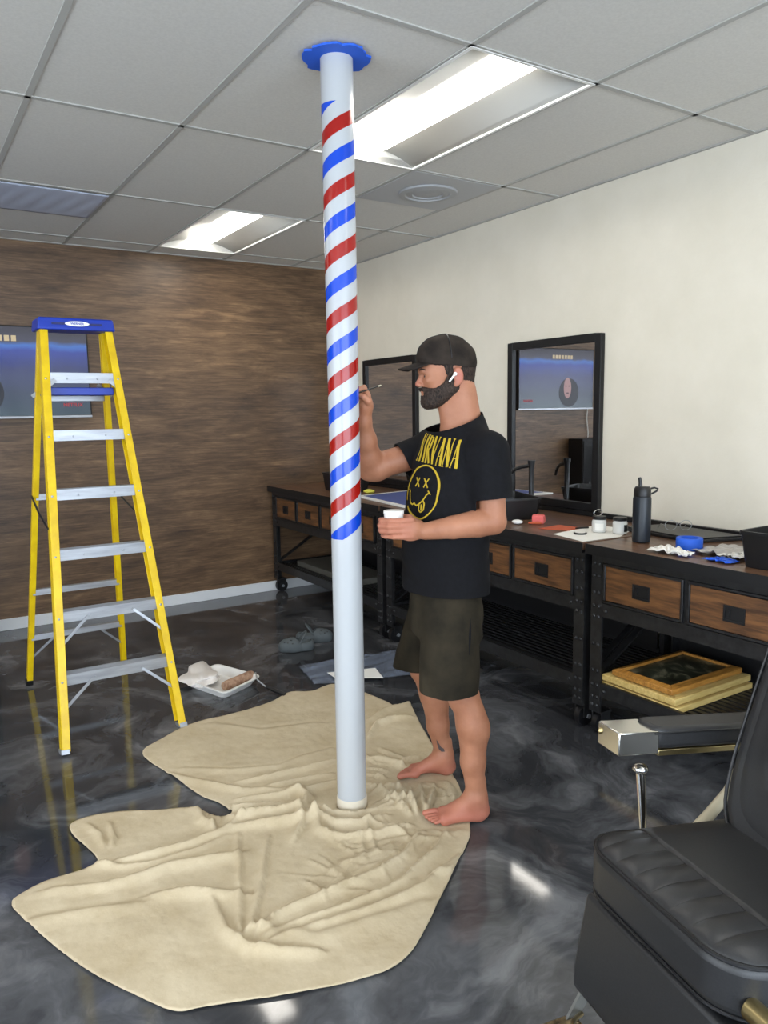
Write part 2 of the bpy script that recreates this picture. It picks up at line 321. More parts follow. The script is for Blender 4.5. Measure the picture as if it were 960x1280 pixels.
# ------------------------------------------------------------------ television
tv = thing('television', 'flat television on the wood wall behind the ladder, blue underwater picture', 'television', (.725, YW, 1.87))
box('casing', 'black', (.165, 1.285, YW-.06, YW, 1.545, 2.195), tv, bevel=.004)
box('bezel', mat('silver_bezel', srgb(150, 152, 156), .3, .6), (.165, 1.285, YW-.064, YW-.0601, 1.542, 1.560), tv, bevel=.002)
def emis(name, build):
    m = bpy.data.materials.new(name); m.use_nodes = True; nt = m.node_tree; b = nt.nodes['Principled BSDF']; b.inputs['Base Color'].default_value = (.01, .01, .012, 1); b.inputs['Roughness'].default_value = .25
    b.inputs['Emission Strength'].default_value = .42; build(nt, b); return m
def scr(nt, b):
    N = nt.nodes; L = nt.links; tc = N.new('ShaderNodeTexCoord'); sp = N.new('ShaderNodeSeparateXYZ'); L.new(tc.outputs['Generated'], sp.inputs[0])
    n = N.new('ShaderNodeTexNoise'); n.inputs['Scale'].default_value = 5; n.inputs['Detail'].default_value = 4; L.new(tc.outputs['Generated'], n.inputs['Vector'])
    a = N.new('ShaderNodeMath'); a.operation = 'MULTIPLY_ADD'; L.new(n.outputs[0], a.inputs[0]); a.inputs[1].default_value = .12; L.new(sp.outputs[2], a.inputs[2])
    r = N.new('ShaderNodeValToRGB'); e = r.color_ramp.elements; e[0].position = .0; e[0].color = (*srgb(46, 74, 84), 1); e[1].position = 1.0; e[1].color = (*srgb(52, 48, 62), 1)
    for p, c in ((.3, (30, 48, 80)), (.6, (34, 44, 110)), (.8, (36, 62, 170)), (.86, (60, 120, 215)), (.9, (64, 62, 84))): k = e.new(p); k.color = (*srgb(*c), 1)
    L.new(a.outputs[0], r.inputs[0]); L.new(r.outputs[0], b.inputs['Emission Color'])
ys_ = YW-.0605
sc_ = box('screen', emis('screen_picture', scr), (.175, 1.275, ys_-.001, ys_+.002, 1.562, 2.185), tv)
def em(name, col, s=.8): return mat(name, (.01, .01, .01), .4, emit=srgb(*col), es=s*.5)
def disc(cx, cz, rx, rz, y, n=28): return MB().prism([(cx+rx*math.cos(2*math.pi*k/n), y, cz+rz*math.sin(2*math.pi*k/n)) for k in range(n)], (0, -.0008, 0))
hm, fm = em('hair_image', (16, 18, 40)), em('face_image', (214, 168, 168), .7)
disc(.55, 1.725, .15, .155, ys_-.0015).build('pictured_hair', hm, tv); disc(.572, 1.775, .056, .112, ys_-.0025).build('pictured_face', fm, tv)
ftm = em('feature_image', (70, 30, 60), .6)
for dx in (-.024, .024): disc(.572+dx, 1.795, .014, .006, ys_-.0035).build('pictured_eye', ftm, tv)
disc(.572, 1.72, .02, .007, ys_-.0035).build('pictured_mouth', ftm, tv)
tt = MB()
for i in range(7): tt.box(.50+i*.045, .532+i*.045, ys_-.003, ys_-.0015, 2.085, 2.125)
tt.build('picture_title', em('title_image', (220, 200, 160), .9), tv)
def text_obj(txt, size, m, parent, fn, name, ext=.0006, sx=1.0, cuts=0):
    c = bpy.data.curves.new(name, 'FONT'); c.body = txt; c.size = size; c.align_x = 'CENTER'; c.align_y = 'CENTER'; c.extrude = ext; c.offset = size*.012
    o = bpy.data.objects.new(name, c); COL.objects.link(o); dg = bpy.context.evaluated_depsgraph_get(); me = bpy.data.meshes.new_from_object(o.evaluated_get(dg)); bpy.data.objects.remove(o)
    b = MB(); b.add([fn(v.co.x*sx, v.co.y, v.co.z) for v in me.vertices], [tuple(p.vertices) for p in me.polygons]); return b.build(name, m, parent)
text_obj('NETFLIX', .036, em('red_text', (200, 20, 30), .9), tv, lambda x, y, z: (1.155+x, ys_-.004-z, 1.635+y), 'screen_text')
tag(MB().tube([(.20+.012*math.sin(i*.9), YW-.02, 1.55-i*.055) for i in range(9)], .004, 8).build('power_cord', 'white', smooth=True, loc=(.2, YW, 1.5)), 'pale cord hanging below the television, seen in the mirror', 'cord')
# ------------------------------------------------------------------ work benches
MT['drawerwood'] = noisy(mat('drawer_wood', (.2, .1, .05), .45), srgb(70, 44, 25), srgb(126, 84, 48), scale=(1, 1.2, 12), ns=4, detail=6)[0]
MT['topwood'] = noisy(mat('bench_top_wood', (.1, .06, .04), .32), srgb(74, 52, 39), srgb(122, 90, 67), scale=(8, 1, 1), ns=3, detail=7)[0]
XF = 2.735
def bench(y1, y0, drawers, label):
    t = thing('work_bench', label, 'workbench', ((XF+XW)/2, (y0+y1)/2, 0), 'industrial benches along the white wall')
    B = 3.405
    MB().box(2.705, 3.43, y0, y1, .895, .93).build('top', 'topwood', t, bevel=.003)
    e = MB().box(2.700, 2.7045, y0, y1, .883, .9305).box(2.7045, 3.43, y0, y0+.004, .883, .894).box(3.405, 3.43, y0, y1, .9305, .958); e.build('top_edge', 'black', t)
    fr = MB(); LW = .065
    for ya, yb in ((y0+.012, y0+.012+LW), (y1-.012-LW, y1-.012)):
        for xa, xb in ((XF, XF+.012), (B-.012, B)): fr.box(xa, xb, ya, yb, .115, .89)
    for ya in (y0+.012, y1-.022):
        for xa in (XF+.012, B-.06): fr.box(xa, xa+.05, ya, ya+.01, .115, .89)
        fr.box(XF+.06, B-.06, ya, ya+.01, .59, .65); fr.box(XF+.06, B-.06, ya, ya+.01, .20, .26)
        fr.beam((XF+.05, ya+.02, .26), (B-.05, ya+.02, .60), .012, .035, (0, 1, 0))
    fr.box(XF+.001, XF+.02, y0+.07, y1-.07, .848, .888); fr.box(XF+.001, XF+.02, y0+.07, y1-.07, .590, .655)
    fr.box(XF+.001, XF+.02, y0+.07, y1-.07, .200, .265); fr.box(B-.02, B-.001, y0+.07, y1-.07, .590, .888); fr.box(B-.02, B-.001, y0+.07, y1-.07, .2, .265)
    for k in range(len(drawers)-1):
        ym = (drawers[k][1]+drawers[k+1][0])/2; fr.box(XF+.001, XF+.02, ym-.012, ym+.012, .655, .848)
    rv = fr
    MB().box(XF+.02, B-.02, y0+.03, y1-.03, .600, .606).build('drawer_tray', 'iron', t)
    sl = MB()
    for k in range(16): x = XF+.045+k*.0395; sl.box(x, x+.022, y0+.03, y1-.03, .235, .243)
    sl.build('slatted_shelf', 'iron', t)
    for yc in (y0+.03, y0+.012+LW-.018, y1-.03, y1-.012-LW+.018):
        for z in (.15, .19, .25, .32, .45, .585, .635, .70, .78, .84): rv.ball((XF-.001, yc, z), (.007, .0095, .0095), 10)
    for k in range(1, 3):
        for yy in (y0+.1, y1-.1):
            rv.ball((XF, yy, .62), (.007, .0095, .0095), 10); rv.ball((XF, yy, .23), (.007, .0095, .0095), 10)
    fr.build('frame', 'iron', t, smooth=True)
    MB().box(B-.026, B-.0215, y0+.08, y1-.08, .266, .589).build('back_panel', 'black', t)  # added black sheet standing in for the deep shade under the bench
    for a, b in drawers:
        d = MB().box(XF-.004, XF+.45, a+.012, b-.012, .672, .835).build('drawer', 'drawerwood', t, bevel=.003)
        rim = MB()
        for c in ((a, b, .660, .672), (a, b, .835, .847), (a, a+.012, .672, .835), (b-.012, b, .672, .835)): rim.box(XF-.009, XF+.018, *c)
        rim.build('drawer_rim', 'iron', d, bevel=.002)
        m = (a+b)/2; h = MB().box(XF-.009, XF-.004, m-.046, m+.046, .714, .722).box(XF-.009, XF-.004, m-.046, m+.046, .772, .780).box(XF-.009, XF-.004, m-.046, m-.038, .722, .772).box(XF-.009, XF-.004, m+.038, m+.046, .722, .772).box(XF-.006, XF-.0045, m-.038, m+.038, .722, .772)
        h.box(XF-.012, XF-.006, m+.016, m+.024, .735, .762).build('handle', 'black', d, bevel=.001)
    for ya in (y0+.045, y1-.045):
        for xa in (XF+.05, B-.06):
            c = MB().tube([(xa, ya-.016, .052), (xa, ya+.016, .052)], .052, 24).build('castor', 'plastic', t, smooth=True)
            MB().box(xa-.03, xa+.03, ya-.032, ya-.024, .05, .115).box(xa-.03, xa+.03, ya+.024, ya+.032, .05, .115).box(xa-.035, xa+.035, ya-.034, ya+.034, .106, .116).build('bracket', 'iron', c)
            MB().tube([(xa, ya-.038, .052), (xa, ya+.038, .052)], .012, 12).build('axle', 'alu', c, smooth=True)
    return t
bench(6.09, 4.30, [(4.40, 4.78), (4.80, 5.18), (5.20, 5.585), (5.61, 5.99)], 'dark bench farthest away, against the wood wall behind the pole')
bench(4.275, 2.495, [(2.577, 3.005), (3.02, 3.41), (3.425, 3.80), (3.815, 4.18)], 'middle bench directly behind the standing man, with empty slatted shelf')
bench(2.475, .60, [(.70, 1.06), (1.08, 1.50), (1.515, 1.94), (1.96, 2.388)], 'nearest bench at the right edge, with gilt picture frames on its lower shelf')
# ------------------------------------------------------------------ mirrors
def wall_mirror(y0, y1, label):
    t = thing('wall_mirror', label, 'mirror', (XW, (y0+y1)/2, .96)); z0, z1 = .962, 1.978; w = .045
    fr = MB(); x0 = XW-.035
    fr.box(x0, XW-.002, y0, y0+w, z0, z1); fr.box(x0, XW-.002, y1-w, y1, z0, z1); fr.box(x0, XW-.002, y0+w, y1-w, z0, z0+w); fr.box(x0, XW-.002, y0+w, y1-w, z1-w, z1)
    fr.build('frame', 'black', t, bevel=.003)
    MB().box(XW-.018, XW-.006, y0+w-.005, y1-w+.005, z0+w-.005, z1-w+.005).build('mirror_glass', 'mirror', t)
wall_mirror(3.035, 3.815, 'black framed mirror on the white wall right of the man')
wall_mirror(4.855, 5.635, 'black framed mirror between the pole and the man, partly hidden by his head')
# ------------------------------------------------------------------ ladder
LC = .835
def lad_x(z, front=True): return (.292-.060*z) if front else (.285-.060*z)
def fy(z): return 3.622+.27*z
def ry(z): return 4.79-.245*z
la = thing('step_ladder', 'yellow fiberglass step ladder with blue top cap, in front of the wood wall', 'ladder', (LC, 4.2, 0))
for s in (-1, 1):
    def P(z, dy=0, dx=0, fr=True): return Vector((LC+s*(lad_x(z, fr)-dx), (fy(z) if fr else ry(z))+dy, z))
    r = MB(); r.beam(P(.02, .04, .002), P(1.985, .04, .002), .072, .005, (1, 0, 0)); r.beam(P(.02, .004, .018), P(1.985, .004, .018), .006, .036, (1, 0, 0)); r.beam(P(.02, .076, .018), P(1.985, .076, .018), .006, .036, (1, 0, 0))
    ro = r.build('front_rail', 'yellow', la, bevel=.0015)
    MB().beam(P(.0, .04, .014), P(.022, .04, .014), .080, .038, (1, 0, 0)).build('foot', 'alu', ro, bevel=.002)
    r = MB(); r.beam(P(.02, -.02, .002, False), P(1.99, -.02, .002, False), .042, .005, (1, 0, 0)); r.beam(P(.02, -.039, .014, False), P(1.99, -.039, .014, False), .005, .03, (1, 0, 0)); r.beam(P(.02, -.002, .014, False), P(1.99, -.002, .014, False), .005, .03, (1, 0, 0))
    ro = r.build('rear_rail', 'yellow', la, bevel=.0015)
    MB().beam(P(0, -.02, .012, False), P(.035, -.02, .012, False), .05, .036, (1, 0, 0)).build('foot', 'plastic', ro, bevel=.002)
for i in range(6):
    z = .325+.2835*i; hx = lad_x(z)-.017; y = fy(z)
    st_ = MB().box(LC-hx, LC+hx, y+.011, y+.082, z+.024, z+.028).box(LC-hx, LC+hx, y+.010, y+.013, z-.022, z+.028).box(LC-hx, LC+hx, y+.079, y+.082, z-.01, z+.028)
    for k in range(6): st_.box(LC-hx+.004, LC+hx-.004, y+.010+k*.012, y+.014+k*.012, z+.028, z+.0295)
    rv = st_
    for s in (-1, 1): rv.ball((LC+s*(hx+.002), y+.001, z), (.006, .003, .006), 8); rv.ball((LC+s*hx*.42, y+.009, z), (.005, .003, .005), 8)
    so = st_.build('step', 'alu', la, smooth=True)
    if i in (0, 1, 5):
        for s in (-1, 1):
            zz = z-(.135 if i < 2 else .05); xo = lad_x(zz)-.012; xi = hx*(.45 if i < 2 else .75)
            MB().beam((LC+s*xi, y+.012, z-.005), (LC+s*xo, fy(zz)+.018, zz), .014 if i < 2 else .02, .006, (0, 1, 0)).build('brace', 'alu', la, bevel=.001)
for z in (.30, .575, 1.125):
    hx = lad_x(z, False)-.014
    MB().box(LC-hx, LC+hx, ry(z)-.036, ry(z)-.006, z+.012, z+.015).box(LC-hx, LC+hx, ry(z)-.04, ry(z)-.036, z-.018, z+.015).build('rear_bar', 'alu', la, bevel=.001)
for s in (-1, 1): MB().beam((LC+s*.13, ry(.3)-.03, .285), (LC+s*(lad_x(.16, False)-.01), ry(.16)-.03, .16), .012, .005, (0, 1, 0)).build('brace', 'alu', la)
MB().box(LC-.165, LC+.155, 4.13, 4.36, 1.662, 1.672).box(LC-.165, LC+.155, 4.13, 4.136, 1.672, 1.70).box(LC-.165, LC+.155, 4.354, 4.36, 1.672, 1.70).build('paint_tray_shelf', 'blue', la, bevel=.003)
MB().box(LC-.17, LC+.16, 4.362, 4.376, 1.635, 1.665).build('tray_bar', 'alu', la, bevel=.002)
for s in (-1, 1):
    MB().beam((LC+s*.2, 4.37, 1.66), (LC+s*.12, 4.33, 1.72), .02, .005, (0, 1, 0)).build('tray_bracket', 'alu', la)
    MB().tube([(LC+s*(lad_x(1.03)+.004), fy(1.02)+.05, 1.02), (LC+s*(lad_x(1.1)+.004), (fy(1.05)+ry(1.05))/2, 1.065), (LC+s*(lad_x(1.13, False)+.004), ry(1.13)-.02, 1.13)], .0055, 8).build('spreader', 'iron', la)
cap = MB(); cy0_, cy1_ = 4.145, 4.335; z1 = 2.045; z0 = 1.985
cap.prism([(LC-.187, cy0_, z0), (LC+.187, cy0_, z0), (LC+.178, cy0_+.008, z1), (LC-.178, cy0_+.008, z1)], (0, cy1_-cy0_, 0))
co = cap.build('top_cap', 'blue', la, bevel=.008, seg=3)
MB().box(LC-.12, LC+.12, cy0_-.0015, cy0_+.006, 2.010, 2.020).build('groove', mat('dark_blue', srgb(8, 20, 90), .5), co)
MB().prism([(LC+.058*math.cos(2*math.pi*k/32), cy0_-.001, 2.016+.0125*math.sin(2*math.pi*k/32)) for k in range(32)], (0, -.003, 0)).build('badge', 'white', co)
text_obj('WERNER', .016, 'blue', co, lambda x, y, z: (LC+x, cy0_-.0046-z, 2.016+y), 'badge_text')
# ------------------------------------------------------------------ drop cloth
OUT = [(178,942),(205,922),(240,905),(300,890),(340,877),(362,866),(390,864),(417,855),(455,866),(480,876),(495,882),(511,877),(516,886),(528,910),(545,938),(566,968),(577,990),(584,1012),(588,1035),(586,1050),(572,1080),(552,1120),(530,1165),(510,1195),(480,1215),(430,1230),(350,1245),(260,1258),(222,1265),(180,1250),(120,1220),(70,1185),(25,1145),(14,1130),(25,1118),(60,1100),(110,1085),(122,1076),(112,1062),(92,1045),(88,1032),(110,1022),(150,1015),(200,1012),(245,1010),(262,1018),(275,1022),(290,1016),(270,1003),(250,995),(215,970)]
FOLD = [ # pixels, height, width (m)
 ([(120,1080),(170,1072),(230,1060),(275,1042),(300,1024),(330,1016)], .020, .018),
 ([(120,1077),(150,1082),(200,1079),(250,1064),(285,1046)], .012, .012),
 ([(60,1112),(130,1105),(210,1085),(290,1070),(300,1067)], .016, .02),
 ([(190,1120),(240,1113),(305,1119)], .018, .022),
 ([(40,1150),(100,1142),(170,1130)], .010, .03),
 ([(268,1128),(282,1160),(310,1180),(360,1190),(398,1192)], .017, .016),
 ([(303,1045),(300,1110),(299,1166)], .013, .010),
 ([(340,1048),(326,1110),(316,1160)], .013, .010),
 ([(300,1166),(312,1158),(340,1160),(345,1150)], .018, .012),
 ([(320,1165),(340,1150),(400,1122),(470,1090),(505,1068),(525,1040)], .019, .014),
 ([(330,1170),(440,1132),(500,1100),(545,1062),(556,1040)], .017, .014),
 ([(330,1180),(460,1138),(530,1105),(575,1068)], .015, .018),
 ([(345,1168),(400,1172),(460,1152),(530,1128)], .007, .03),
 ([(285,1022),(305,1024),(330,1020),(355,1016),(374,1010),(380,998),(370,992),(358,996)], .034, .014),
 ([(262,1018),(290,1012),(320,1010),(350,1004)], .022, .012),
 ([(300,1034),(345,1030),(380,1022),(400,1012)], .026, .016),
 ([(380,1014),(400,1020),(420,1030),(450,1032),(480,1022)], .026, .015),
 ([(395,1006),(410,1016),(440,1022),(465,1016),(485,1004)], .022, .012),
 ([(372,1010),(378,1030),(372,1050)], .018, .012),
 ([(388,1012),(402,1036),(430,1046),(470,1044),(500,1036)], .020, .014),
 ([(450,1026),(480,1036),(520,1030),(530,1022)], .016, .012),
 ([(470,1004),(495,996),(515,1000),(525,1016)], .018, .010),
 ([(462,990),(490,982),(512,992),(528,1026)], .016, .010),
 ([(498,984),(510,1006),(524,1034)], .016, .009),
 ([(512,980),(520,1004),(530,1026)], .015, .009),
 ([(528,982),(530,1000),(536,1016)], .016, .009),
 ([(545,980),(540,1000),(536,1020)], .014, .010),
 ([(560,978),(570,1000),(566,1012)], .009, .02),
 ([(458,920),(470,906),(490,898),(512,896)], .022, .014),
 ([(458,945),(480,948),(500,956),(520,962)], .016, .012),
 ([(460,965),(490,972),(500,976)], .015, .010),
 ([(462,900),(480,888),(505,880)], .012, .02),
 ([(535,940),(520,948),(500,950),(478,938)], .014, .012),
 ([(458,978),(480,990),(500,1000),(512,1016)], .014, .009),
 ([(215,966),(260,978),(310,988),(350,988),(372,980)], .012, .02),
 ([(300,978),(340,972),(380,962),(418,948)], .015, .012),
 ([(330,985),(370,976),(415,968)], .012, .012),
 ([(300,1000),(350,994),(395,985),(420,978)], .018, .012),
 ([(230,960),(290,962),(350,958),(410,935)], .007, .02),
 ([(270,905),(320,912),(400,905)], .005, .03),
 ([(115,1028),(130,1040),(132,1056)], .010, .012),
 ([(142,1026),(146,1044),(140,1056)], .010, .010),
 ([(245,1010),(250,1026),(268,1034)], .018, .014),
 ([(270,1022),(262,1034),(272,1040)], .015, .010),
 ([(255,1073),(280,1066)], .010, .006),
 ([(400,1095),(440,1075),(480,1060),(500,1050)], .006, .03),
 ([(500,950),(505,975)], .010, .012),
]
rf = random.Random(5)
SMALL = []
for _ in range(70):
    a = rf.uniform(-2.6, 1.2); r = rf.uniform(.12, .62); c = Vector((PX+r*math.cos(a)*1.0+.02, PY-.10+r*math.sin(a)*.75)); q = a+rf.choice((0, 1.3, 1.6))+rf.uniform(-.5, .5); L_ = rf.uniform(.04, .13); d = Vector((math.cos(q), math.sin(q)))*L_; n_ = Vector((-d.y, d.x))*rf.uniform(-.3, .3)
    SMALL.append(([c-d, c+n_, c+d], rf.uniform(.003, .008), rf.uniform(.005, .009)))
poly2 = [pz(u, v, .006).to_2d() for u, v in OUT]
pp = []
for i in range(len(poly2)):
    a, b = poly2[i], poly2[(i+1) % len(poly2)]; n = max(1, int((b-a).length/.012))
    pm, pn = poly2[i-1], poly2[(i+2) % len(poly2)]
    for k in range(n):
        t = k/n; q = .5*((2*a)+(b-pm)*t+(2*pm-5*a+4*b-pn)*t*t+(3*a-pm-3*b+pn)*t**3); pp.append(q)
PA = np.array([tuple(p) for p in pp])
def inside(P):
    x, y = P[:, 0], P[:, 1]; r = np.zeros(len(P), bool)
    for i in range(len(PA)):
        x1, y1 = PA[i-1]; x2, y2 = PA[i]; c = ((y1 > y) != (y2 > y)); 
        with np.errstate(all='ignore'): r ^= c & (x < (x2-x1)*(y-y1)/(y2-y1)+x1)
    return r
def segd(P, a, b):
    d = b-a; t = np.clip(((P-a)@d)/(d@d), 0, 1); q = P-a-t[:, None]*d; return np.hypot(q[:, 0], q[:, 1]), t, np.sign(d[0]*(P[:, 1]-a[1])-d[1]*(P[:, 0]-a[0]))
gs_ = .0088; gx, gy = np.meshgrid(np.arange(.1, 2.5, gs_), np.arange(1.6, 4.0, gs_)); GP = np.stack([gx.ravel(), gy.ravel()], 1)+np.random.uniform(-.0015, .0015, (gx.size, 2))
GP = GP[inside(GP)]; bd = np.full(len(GP), 9.)
for i in range(len(PA)): bd = np.minimum(bd, np.hypot(GP[:, 0]-PA[i, 0], GP[:, 1]-PA[i, 1]))
GP = GP[bd > .006]; ALL = np.vstack([PA, GP])
def lattice(sz, seed):
    r = np.random.RandomState(seed); G = r.rand(64, 64)
    def f(P):
        q = P/sz; i = np.floor(q).astype(int); t = q-i; t = t*t*(3-2*t); i %= 64; j = (i+1) % 64
        return (G[i[:, 0], i[:, 1]]*(1-t[:, 0])+G[j[:, 0], i[:, 1]]*t[:, 0])*(1-t[:, 1])+(G[i[:, 0], j[:, 1]]*(1-t[:, 0])+G[j[:, 0], j[:, 1]]*t[:, 0])*t[:, 1]-.5
    return f
def cloth_h(P):
    w1, w2 = lattice(.18, 1), lattice(.18, 2); Q = P+np.stack([w1(P), w2(P)], 1)*.03
    z = .006+.006*(lattice(.25, 3)(P)+.5)+.004*np.abs(lattice(.07, 4)(Q))+.0015*lattice(.025, 5)(Q)
    for px, A, w in FOLD+SMALL:
        pts = [np.array(q if isinstance(q, Vector) else pz(*q, .01).to_2d()) for q in px]; n = len(pts); best = np.full(len(P), 9.); sg = np.zeros(len(P)); tt_ = np.zeros(len(P))
        for i in range(n-1):
            d, t, s = segd(Q, pts[i], pts[i+1]); m = d < best; best[m] = d[m]; sg[m] = s[m]; tt_[m] = (i+t[m])/(n-1)
        ww_ = np.where(sg > 0, w*.38, w*1.5); env = np.clip(np.sin(np.pi*(tt_*.86+.07)), .12, 1)**.6
        bump = A*env*np.exp(-(best/ww_)**2); dip = -.35*A*env*np.exp(-((best-w*1.1)/(w*.5))**2)*(sg > 0)
        z = z+bump*1.35+dip*1.6
    return np.maximum(z, .0035)
FEET = [((.588,),)]
Hc = cloth_h(ALL)
def flat_near(c, r, zt):
    d = np.hypot(ALL[:, 0]-c[0], ALL[:, 1]-c[1]); k = np.clip((d-r)/.03, 0, 1); Hc[:] = Hc*k+np.minimum(Hc, zt)*(1-k)
edge_i = len(PA)
for c in [(1.60, 2.23), (1.66, 2.20), (1.72, 2.165), (1.78, 2.13), (1.72, 2.59), (1.77, 2.56), (1.83, 2.53), (1.90, 2.50)]: flat_near(c, .055, .006)
Hc[:edge_i] = np.minimum(Hc[:edge_i], .012)
vs_, es_, fs_, *_ = geometry.delaunay_2d_cdt([Vector(p) for p in ALL], [(i, (i+1) % edge_i) for i in range(edge_i)], [], 1, 1e-5)
if len(vs_) != len(ALL):
    P_ = np.array([tuple(v) for v in vs_]); idx = [int(np.argmin((ALL[:, 0]-p[0])**2+(ALL[:, 1]-p[1])**2)) for p in P_]; Hc = Hc[idx]
canv = noisy(mat('canvas', (.6, .5, .4), .95, spec=.1), srgb(184, 167, 137), srgb(203, 188, 160), ns=3.5, detail=10, rough=.7, bump=.0)[0]
nt = canv.node_tree; n2 = nt.nodes.new('ShaderNodeTexNoise'); n2.inputs['Scale'].default_value = 38; n2.inputs['Detail'].default_value = 9; bp = nt.nodes.new('ShaderNodeBump'); bp.inputs['Strength'].default_value = .35; bp.inputs['Distance'].default_value = .006
tcx = nt.nodes.new('ShaderNodeTexCoord'); nt.links.new(tcx.outputs['Object'], n2.inputs['Vector']); nt.links.new(n2.outputs[0], bp.inputs['Height']); nt.links.new(bp.outputs[0], nt.nodes['Principled BSDF'].inputs['Normal'])
cl = MB(); keepf = [f for f in fs_ if all((vs_[i][0]-PX)**2+(vs_[i][1]-PY)**2 > (PR-.006)**2 for i in f)]
cl.add([(v[0], v[1], Hc[i]) for i, v in enumerate(vs_)], [tuple(f) for f in keepf])
dc = cl.build('drop_cloth', canv, loc=(1.3, 2.6, 0)); 
for p in dc.data.polygons: p.use_smooth = True
md = dc.modifiers.new('s', 'SOLIDIFY'); md.thickness = .0025; md.offset = -1
md = dc.modifiers.new('u', 'SMOOTH'); md.factor = .5; md.iterations = 1
tag(dc, 'crumpled beige canvas drop cloth spread on the floor around the pole', 'drop cloth')
spl = mat('paint_spots', srgb(30, 30, 34), .6)
